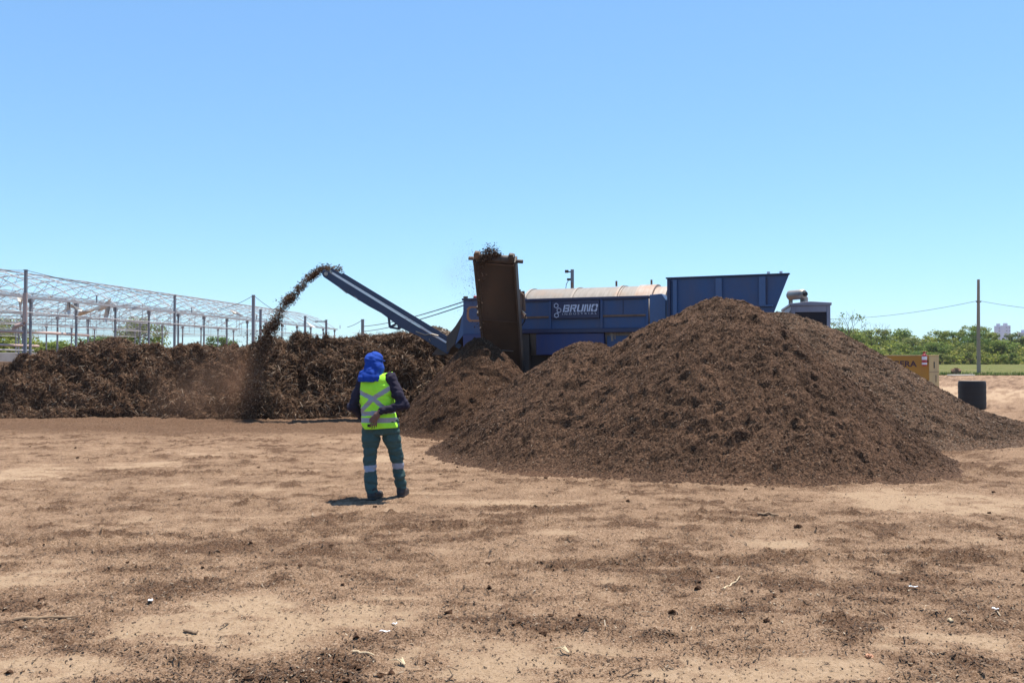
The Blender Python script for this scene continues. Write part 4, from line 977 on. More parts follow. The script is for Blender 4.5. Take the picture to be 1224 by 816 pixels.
# tufts along its near edge
M['tuft'] = bits('grass_tuft', [(0, (.06, .13, .02)), (.5, (.12, .20, .04)), (.85, (.2, .24, .08)), (1, (.34, .3, .15))], .8, .3)
n = 9000; tx = RNG.uniform(15, 95, n); ty = gy_a + RNG.exponential(3.5, n) + 5.5 * (fbm(tx, tx * 0, .22, 4, 601) - .5) - .3
hgt = RNG.uniform(.10, .34, n); wd = RNG.uniform(.03, .08, n); an = RNG.uniform(0, 6.28, n); lean = RNG.normal(0, .08, (n, 2))
B0 = np.stack([tx, ty, np.zeros(n)], -1); dx = np.stack([np.cos(an) * wd, np.sin(an) * wd, np.zeros(n)], -1)
V = np.stack([B0 - dx, B0 + dx, B0 + np.stack([lean[:, 0], lean[:, 1], hgt], -1)], 1).reshape(-1, 3)
link('grass_tufts', np_mesh('grass_tufts', V, np.arange(3 * n).reshape(-1, 3), [M['tuft']]), label='uneven grass along the near edge of the field', cat='grass', kind='stuff')

def crown_mesh(name, rx, rz, ncl, nleaf, leaf, seed, flat=False, open_=0.0):
    rg = np.random.default_rng(seed)
    cs = []
    for k in range(ncl):
        a = rg.uniform(0, 2 * math.pi); r = rg.random() ** .55; h = rg.uniform(-.7, 1.0)
        q = math.sqrt(max(0.05, 1 - h * h * .8))
        cs.append((math.cos(a) * r * rx * q, math.sin(a) * r * rx * q, h * rz * (1 if not flat else .5), rg.uniform(.22, .42) * rx))
    pts = []; nrs = []
    per = nleaf // ncl
    for cx, cy, cz, cr in cs:
        d = rg.normal(0, 1, (per, 3)); d /= np.linalg.norm(d, axis=1)[:, None]
        rad = cr * rg.random((per, 1)) ** .4 * rg.uniform(.8, 1.25, (per, 1))
        pts.append(np.array([cx, cy, cz]) + d * rad * np.array([1, 1, .75 if not flat else .4])); nrs.append(d + np.array([0, 0, .5]) + rg.normal(0, .6, (per, 3)))
    p = np.concatenate(pts); nn = np.concatenate(nrs); nn /= np.linalg.norm(nn, axis=1)[:, None]; n = len(p)
    t = rg.normal(0, 1, (n, 3)); t -= (t * nn).sum(1)[:, None] * nn; t /= np.linalg.norm(t, axis=1)[:, None]; bb = np.cross(nn, t)
    s = rg.uniform(.6, 1.3, (n, 1)) * leaf
    V = np.stack([p - t * s, p - bb * s * .55, p + t * s, p + bb * s * .55], 1).reshape(-1, 3)
    return np_mesh(name, V, np.arange(4 * n).reshape(-1, 4), [M['leaf']]), cs
def trunk_mesh(name, h, r, cs, zc, seed):
    rg = random.Random(seed); m_ = MB()
    m_.tube([(0, 0, -.2), (rg.uniform(-.15, .15), rg.uniform(-.15, .15), h * .5), (0, 0, h)], r, 8, r * .55)
    for c in cs[:7]:
        m_.tube([(0, 0, h * rg.uniform(.55, .95)), (c[0] * .5, c[1] * .5, zc + c[2] * .5 - .2), (c[0], c[1], zc + c[2])], r * .4, 6, r * .12)
    me = bpy.data.meshes.new(name); me.from_pydata(m_.v, [], m_.f); me.materials.append(M['bark']); me.update(); return me
PROT = []
for k, (rx, rz, zc, ncl, nl, lf, fl) in enumerate([(2.6, 2.3, 3.3, 26, 3400, .17, False), (3.1, 2.0, 2.9, 30, 3600, .18, False), (2.2, 2.6, 3.7, 20, 2600, .16, False), (3.4, 2.8, 4.4, 30, 3800, .20, False),
                                                   (2.0, 1.3, 1.3, 16, 1900, .15, False), (2.6, 1.2, 1.2, 20, 2200, .15, False), (4.4, 2.6, 7.0, 20, 2000, .20, True), (1.9, 2.4, 3.4, 18, 700, .15, False)]):
    cm, cs = crown_mesh('crown', rx, rz, ncl, nl, lf, 700 + k, fl)
    tm = trunk_mesh('trunk', zc, .16 if k < 6 else .22, cs, zc, 800 + k)
    top = zc + rz * (1 if not fl else .5) + .25 * rx
    PROT.append((cm, tm, zc, top))
def tree(px, ptop, Y, k, name, label, cat, wscale=1.0, group=None):
    cm, tm, zc, top = PROT[k]; b = P(px, ptop, Y); s = b[2] / top
    o = thing(name, label, cat, (b[0], Y, 0), random.uniform(0, 6.28), group); 
    o.scale = (s * wscale, s * wscale, s)
    c = link('crown', cm, o); c.location = (0, 0, zc); link('trunk', tm, o)
    return o
LB = ['rounded mid green bushy tree in the scrub belt beyond the grass', 'broad spreading green tree in the scrub belt beyond the grass', 'narrow upright green tree in the scrub belt beyond the grass', 'large full crowned green tree in the scrub belt beyond the grass',
      'small rounded bush at the front of the scrub belt', 'low wide bush at the front of the scrub belt', '', 'thin crowned greyish tree standing out above the scrub belt']
GR = ['rounded trees in the scrub belt', 'spreading trees in the scrub belt', 'narrow trees in the scrub belt', 'full crowned trees in the scrub belt', 'rounded bushes before the scrub belt', 'wide bushes before the scrub belt', None, 'thin crowned trees in the scrub belt']
rt = random.Random(5)
for i in range(17):      # back row
    px = 985 + i * 17.5 + rt.uniform(-5, 5); k = rt.choice([0, 1, 2, 3, 3, 7])
    tree(px, 397 + rt.uniform(-8, 6) + (2 if px > 1185 else 0), 212 + rt.uniform(-8, 10), k, 'tree', LB[k], 'tree', rt.uniform(.9, 1.25), GR[k])
for i in range(17):      # middle row
    px = 990 + i * 17 + rt.uniform(-6, 6); k = rt.choice([0, 0, 1, 1, 2])
    tree(px, 408 + rt.uniform(-5, 6), 199 + rt.uniform(-5, 5), k, 'tree', LB[k], 'tree', rt.uniform(.9, 1.3), GR[k])
for i in range(17):      # front bushes
    px = 1000 + i * 16 + rt.uniform(-6, 6); k = rt.choice([4, 5])
    tree(px, 421 + rt.uniform(-5, 4), 189 + rt.uniform(-3, 3), k, 'bush', LB[k], 'bush', rt.uniform(.9, 1.3), GR[k])
tree(1163, 384, 206, 6, 'tree', 'flat topped tree spreading above the scrub just behind the tall brown pole', 'tree', .72)
tree(1164, 394, 200, 3, 'tree', 'bright green full tree just below the flat topped one behind the brown pole', 'tree', .9)
tree(1182, 396, 203, 3, 'tree', 'dense green tree right of the brown pole and left of the distant towers', 'tree', .95)
# undergrowth filling the belt
n = 36000; tx = RNG.uniform(-10, 160, n); ty = RNG.uniform(186, 222, n); tz = RNG.random(n) ** .8 * (2.1 + 3.2 * sstep(186, 210, ty)) * (.5 + fbm(tx, ty, .3, 3, 641))
ok = tx / ty > -.04; p = np.stack([tx, ty, tz], -1)[ok]; nn = RNG.normal(0, 1, p.shape) + np.array([0, -.4, .7]); nn /= np.linalg.norm(nn, axis=1)[:, None]
V, F = strips(p, nn, (.3, .8), (.2, .5), .2, .4)
link('undergrowth', np_mesh('undergrowth', V, F, [M['leaf']]), label='tangled green undergrowth between the trees beyond the grass', cat='undergrowth', kind='stuff')

# bare twiggy trees
def bare(px, ptop, Y, label, seed, leafy=0):
    b = P(px, ptop, Y); o = thing('bare_tree', label, 'tree', (b[0], Y, 0)); H = b[2]; rg = random.Random(seed); m_ = MB(); ends = []
    def grow(p, d, l, r, lv):
        q = p + d * l; mid = p + d * l * .5 + Vector((rg.uniform(-.1, .1), rg.uniform(-.1, .1), 0)) * l
        m_.tube([p, mid, q], r, 5, r * .65)
        if lv == 0: ends.append(q); return
        for _ in range(rg.choice([2, 3, 3])):
            dd = (d + Vector((rg.uniform(-.75, .75), rg.uniform(-.75, .75), rg.uniform(-.1, .35)))).normalized(); grow(q, dd, l * rg.uniform(.55, .8), r * .62, lv - 1)
    grow(Vector((0, 0, -.2)), Vector((.05, 0, 1)), H * .42, H * .011, 4)
    zm = max(e.z for e in ends); k = H / zm
    m_.v = [(x * k, y * k, z * k) for x, y, z in m_.v]
    m_.build('trunk', M['bark'], o)
    if leafy:
        pp = np.array([[e.x * k, e.y * k, e.z * k] for e in rg.sample(ends, min(len(ends), leafy))]); pp = np.repeat(pp, 14, 0) + RNG.normal(0, .22, (len(pp) * 14, 3))
        nn = RNG.normal(0, 1, pp.shape); nn /= np.linalg.norm(nn, axis=1)[:, None]
        V, F = strips(pp, nn, (.15, .35), (.1, .22), .2, .4); link('crown', np_mesh('crown', V, F, [M['leaf']]), o)
bare(1010, 368.5, 120, 'nearly bare spindly tree just right of the grey power cabinet', 4, 5)
bare(1021, 372, 124, 'second thin bare tree beside the spindly one by the cabinet', 9, 2)
bare(1042, 385, 205, 'leafless twiggy tree poking above the scrub belt', 14, 0)
# trees behind the greenhouse
LL = 'dark green tree seen through the greenhouse frame at far left'
tree(5, 377, 120, 3, 'tree', 'tall dark green tree behind the greenhouse at the left edge', 'tree', 1.1)
tree(-18, 384, 112, 0, 'tree', 'green tree cut off by the left edge of the photo', 'tree', 1.3)
for px, pt, k in ((38, 404, 1), (58, 407, 0), (76, 405, 1)):
    tree(px, pt, 118, k, 'bush', 'green bush low behind the greenhouse posts at left', 'bush', 1.5, 'bushes behind the greenhouse')
tree(171, 376, 135, 1, 'tree', 'wide domed olive tree rising behind the middle of the greenhouse frame', 'tree', .85)
for px, pt, k in ((118, 399, 1), (140, 400, 0), (262, 400, 0)):
    tree(px, pt, 150, k, 'tree', 'low far tree peeping over the windrow behind the greenhouse', 'tree', 1.4, 'far trees behind the greenhouse')

# grass side debris
q = G(1142, 448); o = MB()
rg = np.random.default_rng(3)
def lump(name, px, py, w, h, mat, label, cat, seed, d=.7):
    c = G(px, py); rg = np.random.default_rng(seed); n, m2 = 22, 12; V = []
    for i in range(m2 + 1):
        for k in range(n):
            a = 2 * math.pi * k / n; t = math.pi * i / m2 / 1.7
            r = 1 + .22 * (vn(np.array([math.cos(a) * 2 + 9 + seed]), np.array([math.sin(a) * 2 + i * .5]), seed)[0] - .5) * 2
            V.append((math.cos(a) * math.sin(t) ** .6 * w / 2 * r, math.sin(a) * math.sin(t) ** .6 * w / 2 * d * r, h * (.25 + .75 * math.cos(t)) * r - .05 * h))
    F = [(i * n + k, i * n + (k + 1) % n, (i + 1) * n + (k + 1) % n, (i + 1) * n + k) for i in range(m2) for k in range(n)] + [tuple(range(n))]
    m_ = MB(); m_.add(V, F); ob = m_.build(name, mat, None, smooth=True, label=label, cat=cat); ob.location = c; return ob
lump('boulder', 1142.5, 448, .95, .62, M['boulder'], 'brown lump lying at the grass edge left of the tall pole', 'boulder', 3)
lump('rock', 1160, 448, .6, .16, M['concrete'], 'small pale rock at the foot of the tall pole', 'rock', 5)
lump('rock', 1176, 448, .55, .22, M['boulder'], 'small dark rock just right of the foot of the tall pole', 'rock', 6)
c = G(1148, 449.5); m_ = MB(); m_.bb(-1.1, 1.2, -.35, .35, .0, .10); ob = m_.build('concrete_slab', M['concrete'], None, .03, label='pale flat slab lying in the grass below the brown lump', cat='slab'); ob.location = (c[0], c[1], .05); ob.rotation_euler = (0, 0, .15)

# distant towers
def towerb(px, ptop, wpx, Y, label):
    b = P(px, ptop, Y); w = wpx / FPX * Y; o = thing('apartment_tower', label, 'tower block', (b[0], Y, 0), .35)
    H = b[2]; m_ = MB(); m_.bb(-w * .42, w * .42, -w * .35, w * .35, -2, H); m_.bb(-w * .2, w * .1, -w * .2, w * .2, H + .02, H + 4); m_.bb(-w * .12, w * .12, -w * .37, -w * .352, 0, H - 2); m_.build('wall', M['tower'], o)
    for k in range(10):
        for u in (-.265, .265):
            m_ = MB(); m_.bb(w * u - w * .10, w * u + w * .10, -w * .352 - .1, -w * .351, 3 + k * H / 10.5, 5.6 + k * H / 10.5); m_.build('window', M['tower_win'], o)
        m_ = MB(); m_.bb(w * .421, w * .421 + .1, -w * .22, w * .22, 3 + k * H / 10.5, 5.6 + k * H / 10.5); m_.build('window', M['tower_win'], o)
towerb(1193.5, 389.5, 8.5, 1500, 'left one of the two grey tower blocks on the far skyline')
towerb(1202, 389, 9.5, 1480, 'right one of the two grey tower blocks on the far skyline')
b = P(1223.5, 397, 900); o = thing('distant_building', 'low grey far building with an aerial at the right edge', 'building', (b[0] + 4, 900, 0), .2)
m_ = MB(); m_.bb(-8, 8, -5, 5, -1, b[2]); m_.bb(-5, 3, -3, 3, b[2] + .02, b[2] + 2.5); m_.build('wall', M['tower'], o)
m_ = MB(); m_.bb(-3.2, -2.7, -.25, .25, b[2] + 2.52, P(1222, 380, 900)[2]); m_.build('aerial', M['galv_dark'], o)
for k in range(5): m_ = MB(); m_.bb(-7 + k * 3, -5.4 + k * 3, -5.1, -5.002, b[2] - 4, b[2] - 2); m_.build('window', M['tower_win'], o)

# ------------------------------------------------------------------ countable scraps on the ground
M['straw'] = paint('straw', (.55, .43, .27), amt=.3, rough=.8, scale=12)
M['paper'] = paint('white_scrap', (.8, .8, .8), amt=.1, rough=.7, scale=8)
M['stickm'] = paint('dry_stick', (.30, .20, .12), amt=.5, rough=.9, scale=14)
M['greenp'] = paint('green_plastic', (.10, .30, .16), amt=.2, rough=.5)
def gz_at(p): return float(gfun(np.array([p[0]]), np.array([p[1]]))[0])
def stick(pa_, pb_, r, label, mat='stickm', name='stick', n=7, r1=None):
    a, b = G(*pa_), G(*pb_); rg = random.Random(int(pa_[0])); pts = []
    for k in range(n):
        q = a + (b - a) * k / (n - 1); q = q + np.array([rg.uniform(-.4, .4) * r * 2, rg.uniform(-.4, .4) * r * 2, 0]); q[2] = gz_at(q) + r * 1.1; pts.append(tuple(q))
    m_ = MB(); m_.tube(pts, r, 7, r1); return m_.build(name, M[mat], None, smooth=True, label=label, cat='stick' if name == 'stick' else 'wood scrap')
stick((18, 740), (100, 734), .012, 'long dry stick lying flat at the left edge of the foreground', r1=.006)
stick((220, 753), (235, 757), .010, 'short brown stick on the pale sand patch at left')
stick((422, 780), (447, 783), .008, 'short pale straw stalk left of the split husk in the foreground', 'straw', 'straw_stalk', r1=.004)
stick((905, 508.5 + 108), (930, 617), .012, 'thin dark stick right of the big heap foot', 'stickm')
stick((865, 704), (885, 690), .008, 'thin pale straw stalk standing out right of the foreground centre', 'straw', 'straw_stalk', r1=.003)
stick((1133, 744), (1139, 746), .010, 'small pale wood chip near the right foreground', 'straw', 'wood_chip')
def husk(px, py, label):
    c = G(px, py); m_ = MB(); rg = random.Random(2)
    for k in range(6):
        a = 1.9 + k * .11 + rg.uniform(-.05, .05); l = rg.uniform(.07, .12)
        m_.tube([(0, 0, .012), (math.cos(a) * l * .5, math.sin(a) * l * .5, .022 + rg.uniform(0, .015)), (math.cos(a) * l, math.sin(a) * l, .012)], .005, 6, .0015)
    ob = m_.build('dry_husk', M['straw'], None, smooth=True, label=label, cat='husk'); ob.location = (c[0], c[1], gz_at(c))
husk(484, 796, 'split pale dry husk lying in the centre foreground')
husk(680, 783, 'small pale dry husk fragment right of the centre foreground')
def scrap(px, py, w, d, mat, label, rz=.2):
    c = G(px, py); V = []; n, k = 7, 4; rg = random.Random(px)
    for i in range(n):
        for j in range(k): V.append((w * (i / (n - 1) - .5), d * (j / (k - 1) - .5) + rg.uniform(-.003, .003), .010 + rg.uniform(0, .004) + .003 * math.sin(i * 1.3)))
    F = [(i * k + j, i * k + j + 1, (i + 1) * k + j + 1, (i + 1) * k + j) for i in range(n - 1) for j in range(k - 1)]
    m_ = MB(); m_.add(V, F); ob = m_.build('paper_scrap' if mat == 'paper' else 'plastic_scrap', M[mat], None, label=label, cat='scrap'); ob.location = (c[0], c[1], gz_at(c)); ob.rotation_euler = (0, 0, rz)
    s_ = ob.modifiers.new('solid', 'SOLIDIFY'); s_.thickness = .003
scrap(460, 755, .065, .018, 'paper', 'thin white scrap on the sand in the centre foreground', -.1)
scrap(180, 719, .03, .03, 'paper', 'tiny white scrap at the left beside dark clods', .5)
scrap(472, 746, .03, .012, 'paper', 'small white fleck just behind the thin white scrap', .3)
scrap(1092, 706, .06, .018, 'paper', 'pale flat scrap at right of the foreground', -.2)
scrap(1190, 733, .04, .02, 'paper', 'pale scrap near the right edge of the foreground', -.6)
lump('stone', 1039, 786, 0.045, 0.022, M['orange'], 'small reddish stone in the right foreground', 'stone', 8)
lump('clod', 803, 734, 0.05, 0.03, M['compost_dark'], 'dark clod just right of the foreground centre', 'clod', 9)
lump('clod', 916, 743, 0.04, 0.02, M['compost_dark'], 'dark clod on the sand right of centre in the foreground', 'clod', 10)
lump('clod', 954, 632, 0.09, 0.045, M['compost_dark'], 'round dark clod in front of the large heap at right', 'clod', 12)
lump('clod', 297, 812, 0.05, 0.022, M['compost_dark'], 'dark clod at the bottom edge left of centre', 'clod', 13)
# ------------------------------------------------------------------ the worker
class SDF:
    def __init__(s, lo, hi, h):
        s.h = h; s.lo = np.array(lo, float); n = np.ceil((np.array(hi) - s.lo) / h).astype(int) + 1
        s.ax = [s.lo[k] + h * np.arange(n[k]) for k in range(3)]; s.f = np.full(n, 0.15, np.float32)
    def sl(s, lo, hi):
        ii = []
        for k in range(3):
            a = max(0, int((lo[k] - s.lo[k]) / s.h)); b = min(s.f.shape[k], int((hi[k] - s.lo[k]) / s.h) + 2); ii.append(slice(a, max(b, a + 1)))
        g = np.meshgrid(*[s.ax[k][ii[k]] for k in range(3)], indexing='ij'); return tuple(ii), g
    def put(s, ii, d, k, cut=False):
        o = s.f[ii]
        if cut: s.f[ii] = np.maximum(o, -d); return
        if k <= 0: s.f[ii] = np.minimum(o, d); return
        h = np.clip(.5 + .5 * (o - d) / k, 0, 1); s.f[ii] = o * (1 - h) + d * h - k * h * (1 - h)
    def cap(s, a, b, ra, rb, k=.02, sq=(1, 1, 1), cut=False):
        a, b = np.array(a, float), np.array(b, float); m = max(ra, rb) * max(sq) + k + .04
        ii, (X, Y, Z) = s.sl(np.minimum(a, b) - m, np.maximum(a, b) + m)
        ab = b - a; L = max((ab * ab).sum(), 1e-9)
        t = np.clip(((X - a[0]) * ab[0] + (Y - a[1]) * ab[1] + (Z - a[2]) * ab[2]) / L, 0, 1)
        d = np.sqrt(((X - a[0] - t * ab[0]) / sq[0]) ** 2 + ((Y - a[1] - t * ab[1]) / sq[1]) ** 2 + ((Z - a[2] - t * ab[2]) / sq[2]) ** 2) - (ra + (rb - ra) * t)
        s.put(ii, d, k, cut); return s
    def chain(s, pts, rs, k=.02, sq=(1, 1, 1)):
        for i in range(len(pts) - 1): s.cap(pts[i], pts[i + 1], rs[i], rs[i + 1], k, sq)
        return s
    def ell(s, c, r, k=.02, cut=False):
        c, r = np.array(c, float), np.array(r, float); ii, (X, Y, Z) = s.sl(c - r - k - .04, c + r + k + .04)
        d = (np.sqrt(((X - c[0]) / r[0]) ** 2 + ((Y - c[1]) / r[1]) ** 2 + ((Z - c[2]) / r[2]) ** 2) - 1) * r.min()
        s.put(ii, d, k, cut); return s
    def prof(s, zs, cx, cy, hw, hd, k=.02, p=2.4):
        ii, (X, Y, Z) = s.sl((min(cx) - max(hw) - .1, min(cy) - max(hd) - .1, zs[0] - .05), (max(cx) + max(hw) + .1, max(cy) + max(hd) + .1, zs[-1] + .05))
        I_ = lambda v: np.interp(Z, zs, v)
        w, dd = I_(hw), I_(hd)
        d = ((np.abs((X - I_(cx)) / w) ** p + np.abs((Y - I_(cy)) / dd) ** p) ** (1 / p) - 1) * np.minimum(w, dd)
        d = np.maximum(d, np.maximum(zs[0] - Z, Z - zs[-1])); s.put(ii, d, k); return s
    def noise(s, amp, f, seed, stretch=(1, 1, 1)):
        X, Y, Z = np.meshgrid(*s.ax, indexing='ij'); band = np.abs(s.f) < .05
        v = vn3(X[band] * f * stretch[0], Y[band] * f * stretch[1], Z[band] * f * stretch[2], seed) - .5
        s.f[band] += amp * v * 2; return s
    def crease(s, amp, f, seed, st=(1, 1, 1)):
        X, Y, Z = np.meshgrid(*s.ax, indexing='ij'); band = np.abs(s.f) < .05; x, y, z = X[band], Y[band], Z[band]
        w = .04 * (vn3(x * f * .7, y * f * .7, z * f * .7, seed + 3) - .5)
        v = vn3((x + w) * f * st[0], (y + w) * f * st[1], (z - w) * f * st[2], seed) - .5
        s.f[band] += amp * (1 - np.minimum(1, np.abs(v) * 7)) - amp * .3; return s
    def clip(s, fn): 
        X, Y, Z = np.meshgrid(*s.ax, indexing='ij'); s.f = np.maximum(s.f, fn(X, Y, Z)).astype(np.float32); return s
    def mesh(s):
        f = s.f.copy(); f[0] = f[-1] = .1; f[:, 0] = f[:, -1] = .1; f[:, :, 0] = f[:, :, -1] = .1
        neg = f < 0; nx, ny, nz = f.shape
        cs = [(i, j, k) for i in (0, 1) for j in (0, 1) for k in (0, 1)]
        C = {c: (slice(c[0], nx - 1 + c[0]), slice(c[1], ny - 1 + c[1]), slice(c[2], nz - 1 + c[2])) for c in cs}
        cnt = sum(neg[C[c]].astype(np.int8) for c in cs); mask = (cnt > 0) & (cnt < 8)
        idx = -np.ones(mask.shape, np.int64); idx[mask] = np.arange(mask.sum())
        base = np.argwhere(mask); acc = np.zeros((len(base), 3)); num = np.zeros(len(base))
        vals = {c: f[C[c]][mask] for c in cs}
        for c in cs:
            for ax in range(3):
                if c[ax]: continue
                e = list(c); e[ax] = 1; e = tuple(e); a, b = vals[c], vals[e]; m = (a < 0) != (b < 0)
                t = np.where(m, a / np.where(m, a - b, 1), 0); p = np.tile(np.array(c, float), (len(base), 1)); p[:, ax] = t
                acc[m] += p[m]; num[m] += 1
        V = s.lo + s.h * (base + acc / num[:, None]); Fs = []
        for ax in range(3):
            o1, o2 = [(1, 2), (2, 0), (0, 1)][ax]
            n = [nx, ny, nz]
            def sh(d1, d2):
                sl_ = [slice(1, n[q] - 1) for q in range(3)]; sl_[ax] = slice(0, n[ax] - 1)
                return sl_
            A = [slice(1, n[q] - 1) for q in range(3)]; A[ax] = slice(0, n[ax] - 1); B = list(A); B[ax] = slice(1, n[ax])
            na, nb = neg[tuple(A)], neg[tuple(B)]; ch = np.argwhere(na != nb)
            if len(ch) == 0: continue
            inside = na[na != nb]
            q = ch.copy()
            for t in range(3):
                if t != ax: q[:, t] += 1
            def cell(d1, d2):
                r = q.copy(); r[:, o1] -= d1; r[:, o2] -= d2; return idx[r[:, 0], r[:, 1], r[:, 2]]
            qd = np.stack([cell(1, 1), cell(0, 1), cell(0, 0), cell(1, 0)], -1); qd[~inside] = qd[~inside][:, ::-1]; Fs.append(qd)
        F = np.concatenate(Fs); F = F[(F >= 0).all(1)]
        return V, F
    def obj(s, name, mats, parent=None, mi=None, smooth_it=2, **pr):
        V, F = s.mesh()
        if smooth_it:
            for _ in range(smooth_it):
                acc = np.zeros_like(V); n = np.zeros(len(V))
                for a, b in ((0, 1), (1, 2), (2, 3), (3, 0)):
                    np.add.at(acc, F[:, a], V[F[:, b]]); np.add.at(acc, F[:, b], V[F[:, a]]); np.add.at(n, F[:, a], 1); np.add.at(n, F[:, b], 1)
                V = .5 * V + .5 * acc / np.maximum(n, 1)[:, None]
        idx = mi(V[F].mean(1)) if mi else None
        return link(name, np_mesh(name, V, F, mats, True, idx), parent, **pr)

M['skin'] = paint('skin', (.16, .075, .05), dirt=(.12, .06, .04), amt=.3, rough=.55, scale=9)
M['shirt'] = fabric('dark_purple_shirt', (.024, .020, .036))
M['vest'] = fabric('hi_vis_vest', (.42, .88, .055), var=.06)
M['reflect'] = paint('reflective_tape', (.30, .295, .33), amt=.12, rough=.35, scale=8)
M['trouser'] = fabric('teal_work_trousers', (.050, .090, .088))
M['band'] = paint('reflective_band', (.27, .28, .34), amt=.15, rough=.4, scale=8)
M['hood'] = fabric('blue_hood', (.012, .052, .30), var=.12)
M['boot'] = paint('black_boot', (.014, .012, .013), amt=.3, rough=.6, scale=10)

hipL, kneL, ankL = (-.105, -.01, .86), (-.125, -.035, .48), (-.085, -.135, .095)
hipR, kneR, ankR = (.105, .01, .86), (.185, .065, .49), (.235, .105, .095)
shL, elL, wrL = (-.235, .03, 1.385), (-.345, .0, 1.10), (-.225, .155, .93)
shR, elR, wrR = (.118, -.03, 1.44), (.285, -.10, 1.125), (.03, -.215, 1.06)
hd = (-.085, .045, 1.625)
B = SDF((-.55, -.42, -.02), (.45, .42, 1.82), .0075)
B.chain([hipL, kneL, ankL], [.088, .058, .042]).chain([hipR, kneR, ankR], [.088, .058, .042])
for an, fx, fy in ((ankL, .05, .17), (ankR, .03, .18)): B.chain([an, (an[0] + fx, an[1] + fy, .045)], [.042, .034])
B.prof([.80, .95, 1.10, 1.30, 1.40, 1.47], [-.005, -.02, -.04, -.055, -.06, -.07], [0, 0, 0, .005, .01, .02], [.165, .15, .145, .165, .15, .07], [.115, .105, .10, .115, .10, .07], .04)
B.cap((-.07, .02, 1.42), (-.08, .035, 1.55), .058, .055, .03)
B.ell(hd, (.078, .098, .112), .03); B.cap((hd[0], hd[1] + .05, hd[2] - .06), (hd[0], hd[1] + .07, hd[2] - .075), .045, .03, .03)
B.cap((hd[0], hd[1] + .095, hd[2] + .02), (hd[0], hd[1] + .118, hd[2] - .02), .010, .016, .012)
for sx in (-1, 1): B.ell((hd[0] + sx * .08, hd[1] - .005, hd[2] - .005), (.012, .022, .034), .008); B.ell((hd[0] + sx * .032, hd[1] + .105, hd[2] + .018), (.014, .012, .009), .0, True)
B.ell((hd[0], hd[1] + .112, hd[2] - .058), (.024, .012, .004), 0, True)
B.chain([shL, elL, wrL], [.052, .04, .030]).chain([shR, elR, wrR], [.052, .04, .030])
# right hand hanging behind the back
pr_ = np.array((-.035, -.222, .985)); B.cap(wrR, tuple(pr_ + [.02, 0, .02]), .028, .034, .02, (1, .75, 1)); B.cap(tuple(pr_ + [.015, 0, .02]), tuple(pr_ + [-.01, 0, -.03]), .036, .034, .02, (1.05, .55, 1))
for fx, ln, dx in ((-.030, .070, -.022), (-.010, .082, -.018), (.010, .078, -.012), (.028, .062, -.004)):
    a = pr_ + [fx - .008, 0, -.045]; b_ = a + np.array([dx * .6, -.006, -ln * .55]); c_ = b_ + np.array([dx * .5, .010, -ln * .5]); B.chain([tuple(a), tuple(b_), tuple(c_)], [.0098, .009, .0076], .004)
a = pr_ + [-.03, .0, .01]; B.chain([tuple(a), tuple(a + [-.028, .002, -.03]), tuple(a + [-.034, .006, -.062])], [.012, .0105, .0085], .008)
# left hand in front of the waist
pl_ = np.array((-.15, .205, .90)); B.cap(wrL, tuple(pl_), .028, .034, .02); B.cap(tuple(pl_), tuple(pl_ + [.045, .01, -.005]), .034, .032, .02, (1, .6, 1))
for fz, ln in ((.030, .062), (.010, .078), (-.010, .074), (-.028, .056)):
    a = pl_ + [.065, .012, fz]; b_ = a + np.array([ln * .55, -.004, -.006]); c_ = b_ + np.array([ln * .4, -.022, -.010]); B.chain([tuple(a), tuple(b_), tuple(c_)], [.0098, .009, .0076], .004)
a = pl_ + [.01, .0, .035]; B.chain([tuple(a), tuple(a + [.03, .0, .025]), tuple(a + [.055, -.005, .03])], [.012, .0105, .0085], .008)
pbase = G(455, 594)
person = B.obj('person', [M['skin']], None, smooth_it=1, label='worker seen from behind in yellow vest and blue hood, one hand behind the back', cat='person')
pz = gz_at((pbase[0], 10.38)); person.location = (P(455, 594, 10.38)[0], 10.38, pz)

T_ = SDF((-.36, -.32, .05), (.40, .32, 1.02), .009)
T_.chain([(-.10, -.005, .90), (-.118, -.015, .70), kneL, (-.108, -.09, .25), (-.087, -.132, .085)], [.118, .104, .077, .071, .069], .02)
T_.chain([(.095, .005, .90), (.135, .03, .70), kneR, (.215, .085, .26), (.237, .108, .10)], [.118, .104, .077, .071, .068], .02)
T_.prof([.76, .85, .93, .99], [.0, -.003, -.012, -.018], [0, 0, 0, 0], [.17, .208, .196, .18], [.11, .138, .135, .12], .03)
T_.noise(.010, 11, 31, (1, 1, 1.6)).noise(.006, 26, 32, (.8, .8, 1.5))
T_.crease(.012, 9, 35, (1, 1, 1.4))
T_.clip(lambda X, Y, Z: np.maximum(Z - .975, .082 + .05 * np.sin(X * 9) * .3 - Z))
T_.obj('trousers', [M['trouser'], M['band']], person, lambda c: ((c[:, 2] > np.where(c[:, 0] < .07, .330 + .12 * (c[:, 0] + .12), .345)) & (c[:, 2] < np.where(c[:, 0] < .07, .402 + .12 * (c[:, 0] + .12), .412))).astype(int))

H_ = SDF((-.52, -.34, .82), (.42, .32, 1.58), .009)
H_.prof([.90, 1.1, 1.3, 1.40, 1.46], [-.02, -.04, -.055, -.06, -.065], [0, 0, 0, .005, .01], [.165, .165, .185, .165, .09], [.11, .11, .125, .105, .085], .03)
H_.chain([(-.18, .02, 1.40), shL, elL, (-.215, .155, .935)], [.07, .072, .060, .044], .03)
H_.chain([(.06, -.01, 1.43), shR, (.215, -.075, 1.26), elR, (.035, -.212, 1.062)], [.07, .074, .066, .060, .046], .03)
H_.cap((-.07, .02, 1.42), (-.078, .03, 1.50), .08, .066, .03)
H_.noise(.009, 13, 41).noise(.005, 30, 42)
H_.crease(.011, 11, 45)
H_.obj('long_sleeved_shirt', [M['shirt']], person)

